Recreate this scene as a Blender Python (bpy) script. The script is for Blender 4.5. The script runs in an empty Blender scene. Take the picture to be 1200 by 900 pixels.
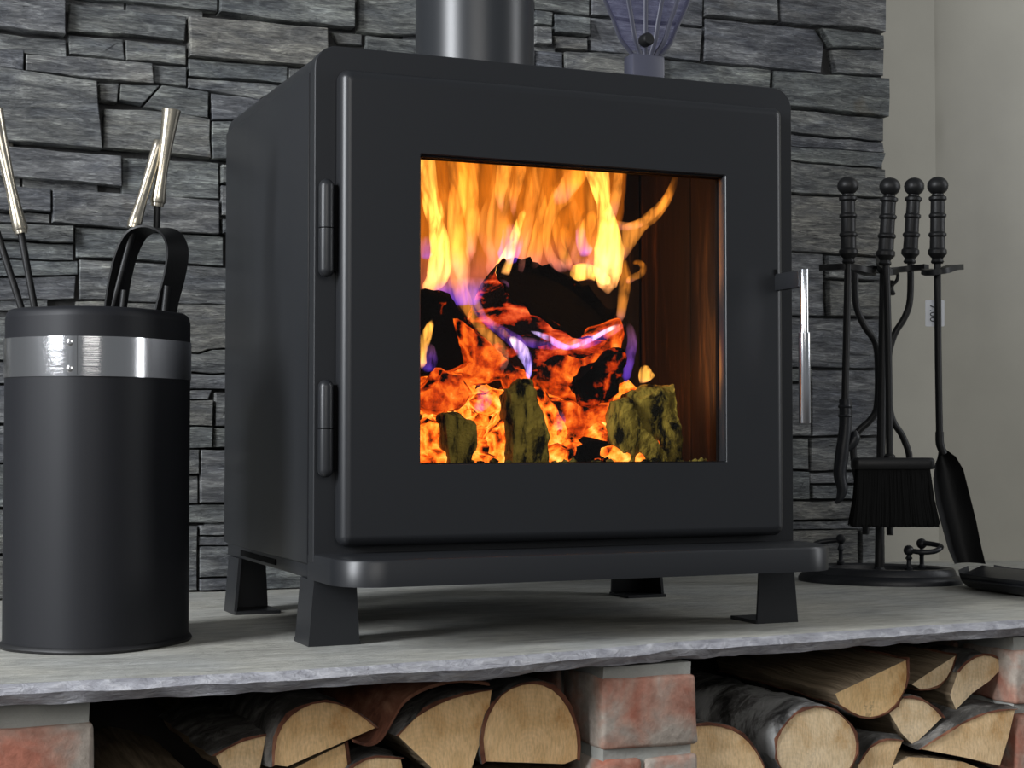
import bpy, bmesh, math, random
from mathutils import Vector, Matrix, noise
random.seed(7)
SC = bpy.context.scene
COL = SC.collection

# ------------------------------------------------------------------ camera
CAM = Vector((0.0, 0.0, 0.238)); FPX = 1930.0
YAW = math.radians(22.8); PIT = math.atan(61 / 1930.0)
FW = Vector((math.sin(YAW) * math.cos(PIT), math.cos(YAW) * math.cos(PIT), math.sin(PIT)))
RT = Vector((math.cos(YAW), -math.sin(YAW), 0)); UP = RT.cross(FW)
cd = bpy.data.cameras.new('camera'); co = bpy.data.objects.new('camera', cd); COL.objects.link(co)
cd.sensor_width = 36.0; cd.lens = FPX / 1200.0 * 36.0; cd.clip_start = 0.02
m = Matrix.Identity(4)
for i, v in enumerate((RT, UP, -FW)):
    m[0][i], m[1][i], m[2][i] = v
m.translation = CAM
co.matrix_world = m
SC.camera = co

# ------------------------------------------------------------------ light
w = bpy.data.worlds.new('world'); SC.world = w; w.use_nodes = True
w.node_tree.nodes['Background'].inputs[0].default_value = (0.90, 0.95, 1.0, 1)
w.node_tree.nodes['Background'].inputs[1].default_value = 0.17

def area(name, loc, target, sx, sy, power, col):
    l = bpy.data.lights.new(name, 'AREA'); l.shape = 'RECTANGLE'; l.size = sx; l.size_y = sy
    l.energy = power; l.color = col
    o = bpy.data.objects.new(name, l); COL.objects.link(o); o.location = loc
    d = Vector(target) - Vector(loc)
    o.rotation_euler = d.to_track_quat('-Z', 'Y').to_euler()
    return o
area('window_daylight_side', (-2.5, 0.75, 1.55), (0.6, 2.0, 1.2), 0.9, 1.8, 195, (0.93, 0.96, 1.0))
area('window_daylight_room', (-0.5, -2.5, 1.6), (0.8, 2.0, 0.8), 2.2, 1.8, 42, (1.0, 0.97, 0.93))
area('window_daylight_right', (3.4, 0.85, 1.35), (0.5, 1.9, 0.9), 0.5, 2.2, 26, (0.95, 0.97, 1.0))

SC.view_settings.view_transform = 'Standard'; SC.view_settings.look = 'None'
SC.view_settings.gamma = 1.0; SC.view_settings.exposure = 0.0
SC.view_settings.use_curve_mapping = False
SC.cycles.volume_step_rate = 0.35
SC.cycles.max_bounces = 8
SC.cycles.transparent_max_bounces = 16
SC.cycles.sample_clamp_indirect = 3.0

# ------------------------------------------------------------------ helpers
def ray(x, y):
    return FW + RT * ((x - 600) / FPX) - UP * ((y - 450) / FPX)
def onY(x, y, Y):
    d = ray(x, y); return CAM + d * ((Y - CAM.y) / d.y)
def onX(x, y, X):
    d = ray(x, y); return CAM + d * ((X - CAM.x) / d.x)
def onZ(x, y, Z):
    d = ray(x, y); return CAM + d * ((Z - CAM.z) / d.z)
def atD(x, y, D):
    return CAM + ray(x, y) * D

def world_loc(o):
    v = Vector((0, 0, 0))
    while o is not None:
        v += o.location; o = o.parent
    return v
def tag(o, label=None, cat=None, group=None, kind=None):
    if label: o['label'] = label
    if cat: o['category'] = cat
    if group: o['group'] = group
    if kind: o['kind'] = kind
    return o
def empty(name, loc, label=None, cat=None, group=None, kind=None):
    o = bpy.data.objects.new(name, None); COL.objects.link(o); o.location = loc
    o.empty_display_size = 0.02
    return tag(o, label, cat, group, kind)
def make(name, verts, faces, mat, parent=None, origin=None, smooth=True, mats=None, fmat=None, sharp=None):
    """verts in world space -> one mesh object; children keep an offset to their parent."""
    if origin is None:
        origin = world_loc(parent) if parent else sum((Vector(v) for v in verts), Vector()) / len(verts)
    origin = Vector(origin)
    me = bpy.data.meshes.new(name)
    me.from_pydata([tuple(Vector(v) - origin) for v in verts], [], faces)
    for q in (mats or [mat]): me.materials.append(q)
    if fmat:
        for p, k in zip(me.polygons, fmat): p.material_index = k
    bm = bmesh.new(); bm.from_mesh(me); bmesh.ops.recalc_face_normals(bm, faces=bm.faces[:]); bm.to_mesh(me); bm.free()
    if smooth:
        for p in me.polygons: p.use_smooth = True
        me.set_sharp_from_angle(angle=math.radians(sharp or 38))
    o = bpy.data.objects.new(name, me); COL.objects.link(o)
    if parent:
        o.parent = parent; o.location = origin - world_loc(parent)
    else:
        o.location = origin
    return o
def from_bm(name, bm, mat, parent=None, origin=None, smooth=True, sharp=38, mats=None):
    bm.verts.index_update()
    vs = [v.co.copy() for v in bm.verts]; fs = [[v.index for v in f.verts] for f in bm.faces]
    fm = [f.material_index for f in bm.faces]
    bm.free()
    return make(name, vs, fs, mat, parent, origin, smooth, mats, fm, sharp)
def box_bm(bm, x0, x1, y0, y1, z0, z1, bev=0.0, seg=2):
    r = bmesh.ops.create_cube(bm, size=1)['verts']
    for v in r:
        v.co = Vector((x0 + (v.co.x + .5) * (x1 - x0), y0 + (v.co.y + .5) * (y1 - y0), z0 + (v.co.z + .5) * (z1 - z0)))
    if bev:
        es = {e for v in r for e in v.link_edges}
        bmesh.ops.bevel(bm, geom=list(es), offset=bev, segments=seg, profile=.5, affect='EDGES')
def box(name, x0, x1, y0, y1, z0, z1, mat, parent=None, bev=0.0, origin=None, seg=2):
    bm = bmesh.new(); box_bm(bm, x0, x1, y0, y1, z0, z1, bev, seg)
    return from_bm(name, bm, mat, parent, origin)
def loft(loops, cap0=True, cap1=True):
    n = len(loops[0]); vs = [v for l in loops for v in l]; fs = []
    for k in range(len(loops) - 1):
        for i in range(n):
            j = (i + 1) % n
            fs.append([k * n + i, k * n + j, (k + 1) * n + j, (k + 1) * n + i])
    if cap0: fs.append(list(range(n)))
    if cap1: fs.append([(len(loops) - 1) * n + i for i in range(n)])
    return vs, fs
def catmull(pts, sub=6):
    P = [Vector(p) for p in pts]
    if len(P) < 3: 
        return [P[0].lerp(P[-1], i / sub) for i in range(sub + 1)]
    Q = [2 * P[0] - P[1]] + P + [2 * P[-1] - P[-2]]; out = []
    for i in range(1, len(Q) - 2):
        a, b, c, d = Q[i - 1:i + 3]
        for k in range(sub):
            t = k / sub
            out.append(.5 * ((2 * b) + (c - a) * t + (2 * a - 5 * b + 4 * c - d) * t * t + (3 * b - a - 3 * c + d) * t ** 3))
    out.append(P[-1]); return out
def frames(path, ref=None):
    out = []; n = len(path); ref = Vector(ref) if ref is not None else None
    prev = None
    for i, p in enumerate(path):
        t = (path[min(i + 1, n - 1)] - path[max(i - 1, 0)]).normalized()
        if ref is not None:
            b = ref - t * ref.dot(t); b.normalize(); a = b.cross(t)
        else:
            if prev is None:
                h = Vector((0, 1, 0)) if abs(t.y) < .8 else Vector((1, 0, 0))
                a = (h - t * h.dot(t)).normalized()
            else:
                a = (prev - t * prev.dot(t)).normalized()
            prev = a; b = t.cross(a)
        out.append((a, b))
    return out
def tube_geo(pts, rad, seg=10, sub=5, flat=1.0, ref=None):
    """pts world points, rad number or list; flat scales the second axis."""
    R = rad if isinstance(rad, (list, tuple)) else [rad] * len(pts)
    path = catmull(pts, sub) if sub > 1 else [Vector(p) for p in pts]
    rr = []
    for i in range(len(path)):
        u = i / (len(path) - 1) * (len(R) - 1); k = min(int(u), len(R) - 2); rr.append(R[k] + (R[k + 1] - R[k]) * (u - k))
    loops = []
    for p, r, (a, b) in zip(path, rr, frames(path, ref)):
        loops.append([p + a * (r * math.cos(t)) + b * (r * flat * math.sin(t)) for t in [2 * math.pi * q / seg for q in range(seg)]])
    return loft(loops)
def tube(name, pts, rad, mat, parent=None, seg=10, sub=5, origin=None, flat=1.0, ref=None):
    v, f = tube_geo(pts, rad, seg, sub, flat, ref)
    return make(name, v, f, mat, parent, origin)
def join(*geos):
    V, F_ = [], []
    for v, f in geos:
        k = len(V); V += v; F_ += [[i + k for i in q] for q in f]
    return V, F_
def lathe_geo(profile, base, axis=(0, 0, 1), seg=20):
    ax = Vector(axis).normalized(); h = Vector((1, 0, 0)) if abs(ax.x) < .8 else Vector((0, 1, 0))
    a = (h - ax * h.dot(ax)).normalized(); b = ax.cross(a); base = Vector(base)
    loops = [[base + ax * z + a * (r * math.cos(t)) + b * (r * math.sin(t)) for t in [2 * math.pi * q / seg for q in range(seg)]] for r, z in profile]
    return loft(loops)
def lathe(name, profile, base, mat, parent=None, axis=(0, 0, 1), seg=20, origin=None):
    v, f = lathe_geo(profile, base, axis, seg)
    return make(name, v, f, mat, parent, origin)
def rrect(x0, x1, z0, z1, r, n=6, radii=None):
    """closed rounded rectangle (x,z); radii: bl, br, tr, tl"""
    rs = radii or (r, r, r, r); out = []
    cs = ((x0 + rs[0], z0 + rs[0], math.pi), (x1 - rs[1], z0 + rs[1], 1.5 * math.pi), (x1 - rs[2], z1 - rs[2], 0), (x0 + rs[3], z1 - rs[3], .5 * math.pi))
    for (cx, cz, a0), q in zip(cs, rs):
        for k in range(n + 1):
            a = a0 + k / n * math.pi / 2
            out.append((cx + q * math.cos(a), cz + q * math.sin(a)))
    return out
def nz(p, s=1.0, o=0.0):
    return noise.noise(Vector(p) * s + Vector((o, o * 1.7, -o)))

# ------------------------------------------------------------------ materials
def mat_new(name):
    mt = bpy.data.materials.new(name); mt.use_nodes = True
    nt = mt.node_tree; nt.nodes.clear()
    out = nt.nodes.new('ShaderNodeOutputMaterial')
    return mt, nt, out
def N(nt, t, **kw):
    n = nt.nodes.new(t)
    for k, v in kw.items():
        if k.startswith('i_'): n.inputs[k[2:].replace('_', ' ')].default_value = v
        else: setattr(n, k, v)
    return n
def ramp(nt, stops, interp='LINEAR'):
    r = nt.nodes.new('ShaderNodeValToRGB'); r.color_ramp.interpolation = interp
    e = r.color_ramp.elements
    while len(e) < len(stops): e.new(0.5)
    for q, (p, c) in zip(e, stops):
        q.position = p; q.color = (*c, 1) if len(c) == 3 else c
    return r
def pbr(nt, out, base=(.5, .5, .5), rough=.5, metal=0.0, spec=.5):
    b = nt.nodes.new('ShaderNodeBsdfPrincipled')
    b.inputs['Base Color'].default_value = (*base, 1); b.inputs['Roughness'].default_value = rough
    b.inputs['Metallic'].default_value = metal; b.inputs['Specular IOR Level'].default_value = spec
    nt.links.new(b.outputs[0], out.inputs[0]); return b
def coords(nt, scale=(1, 1, 1), kind='Object', rot=(0, 0, 0)):
    tc = nt.nodes.new('ShaderNodeTexCoord'); mp = nt.nodes.new('ShaderNodeMapping')
    mp.inputs['Scale'].default_value = scale; mp.inputs['Rotation'].default_value = rot
    nt.links.new(tc.outputs[kind], mp.inputs[0]); return mp.outputs[0]
def ntex(nt, vec, scale=5, detail=6, rough=.55, dist=0.0):
    n = nt.nodes.new('ShaderNodeTexNoise'); n.inputs['Scale'].default_value = scale; n.inputs['Detail'].default_value = detail
    n.inputs['Roughness'].default_value = rough; n.inputs['Distortion'].default_value = dist
    nt.links.new(vec, n.inputs['Vector']); return n.outputs['Fac']
def bump(nt, h, strength, dist, b, prev=None):
    n = nt.nodes.new('ShaderNodeBump'); n.inputs['Strength'].default_value = strength; n.inputs['Distance'].default_value = dist
    nt.links.new(h, n.inputs['Height'])
    if prev: nt.links.new(prev, n.inputs['Normal'])
    nt.links.new(n.outputs[0], b.inputs['Normal']); return n.outputs[0]
def mixc(nt, fac, a, b, typ='MIX'):
    n = nt.nodes.new('ShaderNodeMix'); n.data_type = 'RGBA'; n.blend_type = typ
    for s, q in ((0, fac), (6, a), (7, b)):
        if hasattr(q, 'links'): nt.links.new(q, n.inputs[s])
        elif s == 0: n.inputs[0].default_value = q
        else: n.inputs[s].default_value = (*q, 1)
    return n.outputs[2]
def mth(nt, op, a, b=0.0, clamp=False):
    n = nt.nodes.new('ShaderNodeMath'); n.operation = op; n.use_clamp = clamp
    for s, q in ((0, a), (1, b)):
        if hasattr(q, 'links'): nt.links.new(q, n.inputs[s])
        else: n.inputs[s].default_value = q
    return n.outputs[0]

def simple(name, col, rough, metal=0.0, spec=.5, bscale=0, bstr=0.1, bdist=.001, var=0.0):
    mt, nt, out = mat_new(name); b = pbr(nt, out, col, rough, metal, spec)
    if bscale:
        v = coords(nt); f = ntex(nt, v, bscale, 4); bump(nt, f, bstr, bdist, b)
        if var:
            r = ramp(nt, [(0.3, tuple(c * (1 - var) for c in col)), (.7, tuple(c * (1 + var) for c in col))])
            nt.links.new(ntex(nt, v, bscale * .15, 5), r.inputs[0]); nt.links.new(r.outputs[0], b.inputs['Base Color'])
    return mt
M = {}
M['stove'] = simple('stove_paint', (.0155, .0165, .0187), .36, 0, .4, 900, .04, .0003)
M['stove_gap'] = simple('stove_gap', (.003, .003, .0035), .8, 0, .1)
M['flue'] = simple('flue_paint', (.020, .022, .025), .34, 0, .5, 700, .04, .0004)
M['iron'] = simple('black_iron', (.0075, .0075, .008), .46, 0, .36, 240, .25, .0008)
M['cast'] = simple('cast_iron', (.011, .012, .015), .42, 0, .42, 200, .35, .001)
M['rubber'] = simple('black_rim', (.01, .01, .011), .5)
M['bucket'] = simple('bucket_enamel', (.0105, .011, .0135), .5, 0, .26, 300, .03, .0004)
M['steel'] = simple('brushed_steel', (.62, .62, .63), .23, 1.0)
M['chrome'] = simple('satin_chrome', (.66, .67, .70), .2, 1.0)
M['champagne'] = simple('champagne_steel', (.66, .60, .49), .27, 1.0)
M['white_card'] = simple('white_card', (.78, .80, .84), .7)
M['ink'] = simple('ink', (.03, .03, .04), .7)
M['plaster'] = simple('beige_plaster', (.39, .375, .325), .85, 0, .2, 60, .08, .002, .04)
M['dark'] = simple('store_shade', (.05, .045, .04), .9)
M['bristle'] = simple('bristles', (.005, .005, .005), .75, 0, .15)

# brushed band: fine streaks round the bucket
mt, nt, out = mat_new('band_steel'); b = pbr(nt, out, (.66, .66, .67), .14, 1.0)
b.inputs['Anisotropic'].default_value = .5
f = ntex(nt, coords(nt, (1, 1, 90)), 14, 3); bump(nt, f, .06, .0006, b); M['band'] = mt

# riven slate
mt, nt, out = mat_new('riven_slate'); b = pbr(nt, out, (.12, .125, .13), .62, 0, .4)
oi = nt.nodes.new('ShaderNodeObjectInfo')
tc = nt.nodes.new('ShaderNodeTexCoord')
off = nt.nodes.new('ShaderNodeVectorMath'); off.operation = 'MULTIPLY_ADD'
sc3 = nt.nodes.new('ShaderNodeCombineXYZ')
for k, q in enumerate((7.0, 3.0, 11.0)): nt.links.new(mth(nt, 'MULTIPLY', oi.outputs['Random'], q), sc3.inputs[k])
nt.links.new(tc.outputs['Object'], off.inputs[0]); off.inputs[1].default_value = (1, 1, 1); nt.links.new(sc3.outputs[0], off.inputs[2])
mp = nt.nodes.new('ShaderNodeMapping'); mp.inputs['Scale'].default_value = (7, 12, 46); nt.links.new(off.outputs[0], mp.inputs[0])
mp.inputs['Rotation'].default_value = (0, .05, 0)
mp2 = nt.nodes.new('ShaderNodeMapping'); mp2.inputs['Scale'].default_value = (3, 6, 9); nt.links.new(off.outputs[0], mp2.inputs[0])
fine = ntex(nt, mp.outputs[0], 1.6, 9, .62, .6); big = ntex(nt, mp2.outputs[0], 3.2, 5, .6, .8)
speck = ntex(nt, off.outputs[0], 160, 3, .7)
mp3 = nt.nodes.new('ShaderNodeMapping'); mp3.inputs['Scale'].default_value = (26, 30, 190); mp3.inputs['Rotation'].default_value = (0, .09, 0); nt.links.new(off.outputs[0], mp3.inputs[0])
lay = ntex(nt, mp3.outputs[0], 1.0, 9, .72, 1.6)
mp4 = nt.nodes.new('ShaderNodeMapping'); mp4.inputs['Scale'].default_value = (5, 8, 26); mp4.inputs['Rotation'].default_value = (0, -.06, 0); nt.links.new(off.outputs[0], mp4.inputs[0])
led = ramp(nt, [(0, (0, 0, 0)), (.36, (.2, .2, .2)), (.43, (.4, .4, .4)), (.49, (.55, .55, .55)), (.55, (.7, .7, .7)), (.62, (.85, .85, .85)), (.7, (1, 1, 1))], 'CONSTANT'); nt.links.new(ntex(nt, mp4.outputs[0], 1.3, 8, .58, .9), led.inputs[0])
base = ramp(nt, [(0, (.148, .155, .172)), (.35, (.172, .176, .178)), (.65, (.150, .162, .163)), (1, (.190, .188, .177))]); nt.links.new(oi.outputs['Random'], base.inputs[0])
tone = ramp(nt, [(.30, (.34, .35, .38)), (.5, (.90, .90, .90)), (.70, (1.75, 1.75, 1.70))]); nt.links.new(fine, tone.inputs[0])
tone2 = ramp(nt, [(.3, (.68, .7, .76)), (.6, (1.15, 1.13, 1.08))]); nt.links.new(big, tone2.inputs[0])
tone3 = ramp(nt, [(.36, (.48, .48, .50)), (.5, (.92, .92, .92)), (.64, (1.75, 1.75, 1.70))]); nt.links.new(lay, tone3.inputs[0])
c = mixc(nt, 1.0, base.outputs[0], tone.outputs[0], 'MULTIPLY'); c = mixc(nt, 1.0, c, tone3.outputs[0], 'MULTIPLY'); c = mixc(nt, 1.0, c, tone2.outputs[0], 'MULTIPLY')
rustm = ramp(nt, [(.66, (0, 0, 0)), (.78, (1, 1, 1))]); nt.links.new(ntex(nt, off.outputs[0], 6, 3), rustm.inputs[0])
c = mixc(nt, mth(nt, 'MULTIPLY', rustm.outputs[0], .55), c, (.19, .14, .07))
spm = ramp(nt, [(.66, (0, 0, 0)), (.74, (1, 1, 1))]); nt.links.new(speck, spm.inputs[0])
c = mixc(nt, mth(nt, 'MULTIPLY', spm.outputs[0], .35), c, (.36, .37, .37))
nt.links.new(c, b.inputs['Base Color'])
n1 = bump(nt, big, .6, .012, b); n2 = bump(nt, fine, 1.0, .010, b, n1); n3 = bump(nt, lay, .6, .006, b, n2); bump(nt, led.outputs[0], .8, .006, b, n3); M['slate'] = mt

# hearth flagstone
mt, nt, out = mat_new('hearth_stone'); b = pbr(nt, out, (.4, .39, .35), .68, 0, .35)
v = coords(nt, (1.4, 5, 5)); v2 = coords(nt, (2, 2, 2))
fa = ntex(nt, v, 9, 9, .62, .5); fb = ntex(nt, v2, 2.2, 4)
r1 = ramp(nt, [(.25, (.31, .305, .28)), (.5, (.43, .425, .385)), (.75, (.53, .525, .49))]); nt.links.new(fa, r1.inputs[0])
r2 = ramp(nt, [(.35, (.86, .88, .92)), (.65, (1.06, 1.04, 1.0))]); nt.links.new(fb, r2.inputs[0])
c = mixc(nt, 1.0, r1.outputs[0], r2.outputs[0], 'MULTIPLY'); nt.links.new(c, b.inputs['Base Color'])
vr = coords(nt, (5, 22, 22)); fr_ = ntex(nt, vr, 6, 8, .66, 1.0)
r3 = ramp(nt, [(.34, (.80, .80, .80)), (.5, (1, 1, 1)), (.68, (1.16, 1.16, 1.15))]); nt.links.new(fr_, r3.inputs[0])
nt.links.new(mixc(nt, 1.0, c, r3.outputs[0], 'MULTIPLY'), b.inputs['Base Color'])
n1 = bump(nt, fa, .6, .007, b); bump(nt, fr_, .7, .004, b, n1); M['hearth'] = mt
mt, nt, out = mat_new('hearth_cut_edge'); b = pbr(nt, out, (.4, .4, .43), .6, 0, .4)
v = coords(nt, (3, 3, 9)); fa = ntex(nt, v, 14, 8, .62, .4)
r1 = ramp(nt, [(.28, (.22, .22, .245)), (.5, (.36, .36, .39)), (.72, (.56, .56, .58))]); nt.links.new(fa, r1.inputs[0])
nt.links.new(r1.outputs[0], b.inputs['Base Color']); bump(nt, fa, .8, .008, b); M['hearth_edge'] = mt

# brick, mortar
mt, nt, out = mat_new('lime_washed_brick'); b = pbr(nt, out, (.4, .2, .15), .85, 0, .25)
oi = nt.nodes.new('ShaderNodeObjectInfo'); tc = nt.nodes.new('ShaderNodeTexCoord'); off = nt.nodes.new('ShaderNodeVectorMath'); off.operation = 'ADD'
nt.links.new(tc.outputs['Object'], off.inputs[0]); nt.links.new(mth(nt, 'MULTIPLY', oi.outputs['Random'], 9), off.inputs[1])
fa = ntex(nt, off.outputs[0], 14, 5, .55, .4); fb = ntex(nt, off.outputs[0], 90, 5, .65)
r1 = ramp(nt, [(.36, (.40, .155, .105)), (.48, (.42, .25, .19)), (.60, (.40, .345, .295))]); nt.links.new(fa, r1.inputs[0])
r2 = ramp(nt, [(.3, (.72, .72, .72)), (.7, (1.12, 1.12, 1.12))]); nt.links.new(fb, r2.inputs[0])
nt.links.new(mixc(nt, 1.0, r1.outputs[0], r2.outputs[0], 'MULTIPLY'), b.inputs['Base Color'])
n1 = bump(nt, fa, .5, .004, b); bump(nt, fb, .6, .002, b, n1); M['brick'] = mt
M['mortar'] = simple('lime_mortar', (.34, .345, .32), .9, 0, .2, 90, .6, .003, .15)

# firewood
def wood_end(name, tint, spots=.0):
    mt, nt, out = mat_new(name); b = pbr(nt, out, tint, .75, 0, .25)
    tc = nt.nodes.new('ShaderNodeTexCoord'); oi = nt.nodes.new('ShaderNodeObjectInfo')
    sep = nt.nodes.new('ShaderNodeSeparateXYZ'); pof = nt.nodes.new('ShaderNodeVectorMath'); pof.operation = 'ADD'; pr3 = nt.nodes.new('ShaderNodeCombineXYZ')
    nt.links.new(mth(nt, 'MULTIPLY', mth(nt, 'SUBTRACT', oi.outputs['Random'], .5), .09), pr3.inputs[0]); nt.links.new(mth(nt, 'MULTIPLY', oi.outputs['Random'], .05), pr3.inputs[2])
    nt.links.new(tc.outputs['Object'], pof.inputs[0]); nt.links.new(pr3.outputs[0], pof.inputs[1]); nt.links.new(pof.outputs[0], sep.inputs[0])
    cmb = nt.nodes.new('ShaderNodeCombineXYZ'); nt.links.new(sep.outputs[0], cmb.inputs[0]); nt.links.new(sep.outputs[2], cmb.inputs[1])
    wv = nt.nodes.new('ShaderNodeTexWave'); wv.wave_type = 'RINGS'; wv.rings_direction = 'Z'
    wv.inputs['Scale'].default_value = 62; wv.inputs['Distortion'].default_value = 1.2; wv.inputs['Detail'].default_value = 2; wv.inputs['Detail Scale'].default_value = .4
    nt.links.new(cmb.outputs[0], wv.inputs['Vector'])
    fa = ntex(nt, tc.outputs['Object'], 13, 7, .66, .6); fb = ntex(nt, coords(nt, (1, 1, .18), 'Object', (0, .6, 0)), 420, 4, .7)
    a, d = tint, tuple(q * .66 for q in tint)
    r1 = ramp(nt, [(.34, (tint[0] * .66, tint[1] * .50, tint[2] * .32)), (.48, (tint[0] * .9, tint[1] * .85, tint[2] * .76)), (.68, tuple(q * 1.12 for q in tint))]); nt.links.new(fa, r1.inputs[0])
    c = mixc(nt, mth(nt, 'MULTIPLY', wv.outputs['Fac'], .17), r1.outputs[0], tuple(q * .62 for q in tint), 'MIX')
    r2 = ramp(nt, [(.32, (.80, .78, .76)), (.55, (1.05, 1.05, 1.05))]); nt.links.new(fb, r2.inputs[0])
    c = mixc(nt, 1.0, c, r2.outputs[0], 'MULTIPLY')
    if spots:
        sm = ramp(nt, [(.60, (0, 0, 0)), (.70, (1, 1, 1))]); nt.links.new(ntex(nt, tc.outputs['Object'], 30, 5, .7), sm.inputs[0])
        c = mixc(nt, mth(nt, 'MULTIPLY', sm.outputs[0], spots), c, (.06, .045, .03))
    nt.links.new(c, b.inputs['Base Color']); bump(nt, fb, .35, .0015, b); return mt
M['end_cream'] = wood_end('sawn_end_cream', (.86, .64, .39), .1)
M['end_pale'] = wood_end('sawn_end_pale', (.84, .67, .45), .3)
M['end_spot'] = wood_end('sawn_end_spotted', (.78, .55, .29), .75)
M['end_gold'] = wood_end('sawn_end_gold', (.84, .58, .31), .12)
mt, nt, out = mat_new('split_wood'); b = pbr(nt, out, (.4, .3, .2), .8, 0, .2)
fa = ntex(nt, coords(nt, (60, 3, 60)), 2.2, 6, .6, .3)
r1 = ramp(nt, [(.3, (.13, .095, .06)), (.5, (.25, .19, .125)), (.72, (.36, .28, .19))]); nt.links.new(fa, r1.inputs[0])
nt.links.new(r1.outputs[0], b.inputs['Base Color']); bump(nt, fa, .8, .004, b); M['split'] = mt
def bark(name, stops, bs=1.0):
    mt, nt, out = mat_new(name); b = pbr(nt, out, (.1, .1, .1), .85, 0, .2)
    fa = ntex(nt, coords(nt, (22, 34, 22)), 1.0, 9, .68, .8); fb = ntex(nt, coords(nt), 14, 4, .6, .5)
    f = mth(nt, 'ADD', mth(nt, 'MULTIPLY', fa, .55), mth(nt, 'MULTIPLY', fb, .45))
    r1 = ramp(nt, stops); nt.links.new(f, r1.inputs[0]); nt.links.new(r1.outputs[0], b.inputs['Base Color'])
    bump(nt, fa, bs, .009, b); return mt
M['bark'] = bark('grey_bark', [(.36, (.022, .02, .018)), (.5, (.09, .085, .078)), (.62, (.25, .24, .225))])
M['birch'] = bark('birch_bark', [(.40, (.028, .027, .026)), (.49, (.15, .145, .14)), (.56, (.40, .40, .39)), (.68, (.56, .56, .55))], .6)
M['inner_bark'] = bark('inner_bark', [(.38, (.055, .022, .014)), (.5, (.16, .062, .036)), (.64, (.30, .15, .09))], .4)

# fire
def char(name, hot, scale, th0, th1, strength, stretch=(1, 1, 1), base=(.012, .011, .010), moss=None):
    """charred wood whose own glowing cracks and coals emit"""
    mt, nt, out = mat_new(name); b = pbr(nt, out, base, .95, 0, .04)
    v = coords(nt, stretch); fa = ntex(nt, v, scale, 6, .62, .5); fb = ntex(nt, coords(nt), scale * 2.6, 6, .65)
    vo = nt.nodes.new('ShaderNodeTexVoronoi'); vo.feature = 'DISTANCE_TO_EDGE'; vo.inputs['Scale'].default_value = scale * .9
    nt.links.new(v, vo.inputs['Vector'])
    crack = mth(nt, 'SUBTRACT', 1.0, mth(nt, 'MULTIPLY', vo.outputs['Distance'], 9.0), True)
    s = mth(nt, 'ADD', mth(nt, 'MULTIPLY', fa, .95), mth(nt, 'MULTIPLY', crack, .12))
    s = mth(nt, 'ADD', s, mth(nt, 'MULTIPLY', mth(nt, 'SUBTRACT', fb, .5), .35))
    r = ramp(nt, [(th0, (0, 0, 0)), (th0 + (th1 - th0) * .45, (hot[0] * .5, hot[1] * .22, hot[2] * .1)), (th1, hot), (min(th1 + .18, 1), (1, .55, .12))])
    nt.links.new(s, r.inputs[0]); nt.links.new(r.outputs[0], b.inputs['Emission Color']); b.inputs['Emission Strength'].default_value = strength
    if moss:
        r2 = ramp(nt, [(.40, (.008, .007, .004)), (.5, tuple(q * .6 for q in moss)), (.7, moss)]); nt.links.new(ntex(nt, v, scale * 1.4, 7, .65, .4), r2.inputs[0]); nt.links.new(r2.outputs[0], b.inputs['Base Color'])
    bump(nt, fb, 1.0, .012, b); return mt
M['char'] = char('charred_black', (1, .16, .015), 26, .70, .84, 1.0, base=(.004, .0036, .0034))
M['char_bark'] = char('charred_bark', (1, .13, .03), 11, .50, .66, 1.1, (1, 1, 3.2))
M['glow'] = char('glowing_wood', (1, .17, .012), 20, .41, .64, 1.4)
M['hot'] = char('hot_coals', (1, .23, .018), 26, .36, .56, 2.1)
M['olive'] = char('ashy_wood', (1, .15, .01), 18, .74, .86, 1.0, (2.0, 2.0, .75), moss=(.40, .29, .05))
M['char_edge'] = char('charred_flake', (1, .14, .012), 22, .55, .74, 1.1, base=(.004, .0036, .0034))
M['crumb'] = char('ash_crumbs', (1, .2, .01), 30, .70, .82, 1.2, moss=(.24, .20, .045))

def flame_mat(name, stops, strength, streak=14, top=.55):
    """glowing gas: light given off per metre of flame, fading to the tip"""
    mt, nt, out = mat_new(name)
    tc = nt.nodes.new('ShaderNodeTexCoord'); sep = nt.nodes.new('ShaderNodeSeparateXYZ'); nt.links.new(tc.outputs['Generated'], sep.inputs[0])
    r = ramp(nt, stops); nt.links.new(sep.outputs[2], r.inputs[0])
    mp = nt.nodes.new('ShaderNodeMapping'); mp.inputs['Scale'].default_value = (1, .6, .22); nt.links.new(tc.outputs['Object'], mp.inputs[0])
    f = ntex(nt, mp.outputs[0], streak * 4, 4, .6, 1.4)
    g = ramp(nt, [(.40, (.03, .03, .03)), (.62, (1.85, 1.85, 1.85))]); nt.links.new(f, g.inputs[0])
    fade = ramp(nt, [(0, (.35, .35, .35)), (.12, (1, 1, 1)), (top, (1, 1, 1)), (1, (.12, .12, .12))]); nt.links.new(sep.outputs[2], fade.inputs[0])
    e = nt.nodes.new('ShaderNodeEmission'); nt.links.new(r.outputs[0], e.inputs[0])
    nt.links.new(mth(nt, 'MULTIPLY', mth(nt, 'MULTIPLY', g.outputs[0], fade.outputs[0]), strength), e.inputs[1])
    nt.links.new(e.outputs[0], out.inputs['Volume']); return mt
OR = (1, .30, .025); YE = (1, .44, .07); VI = (.30, .09, .62)
M['fl_hot'] = flame_mat('flame_bright', [(0, (1, .38, .12)), (.3, YE), (1, (1, .42, .06))], 125, top=.9)
M['fl_mid'] = flame_mat('flame_orange', [(0, (.75, .22, .22)), (.25, (1, .34, .05)), (1, (1, .28, .018))], 40, top=.85)
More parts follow.
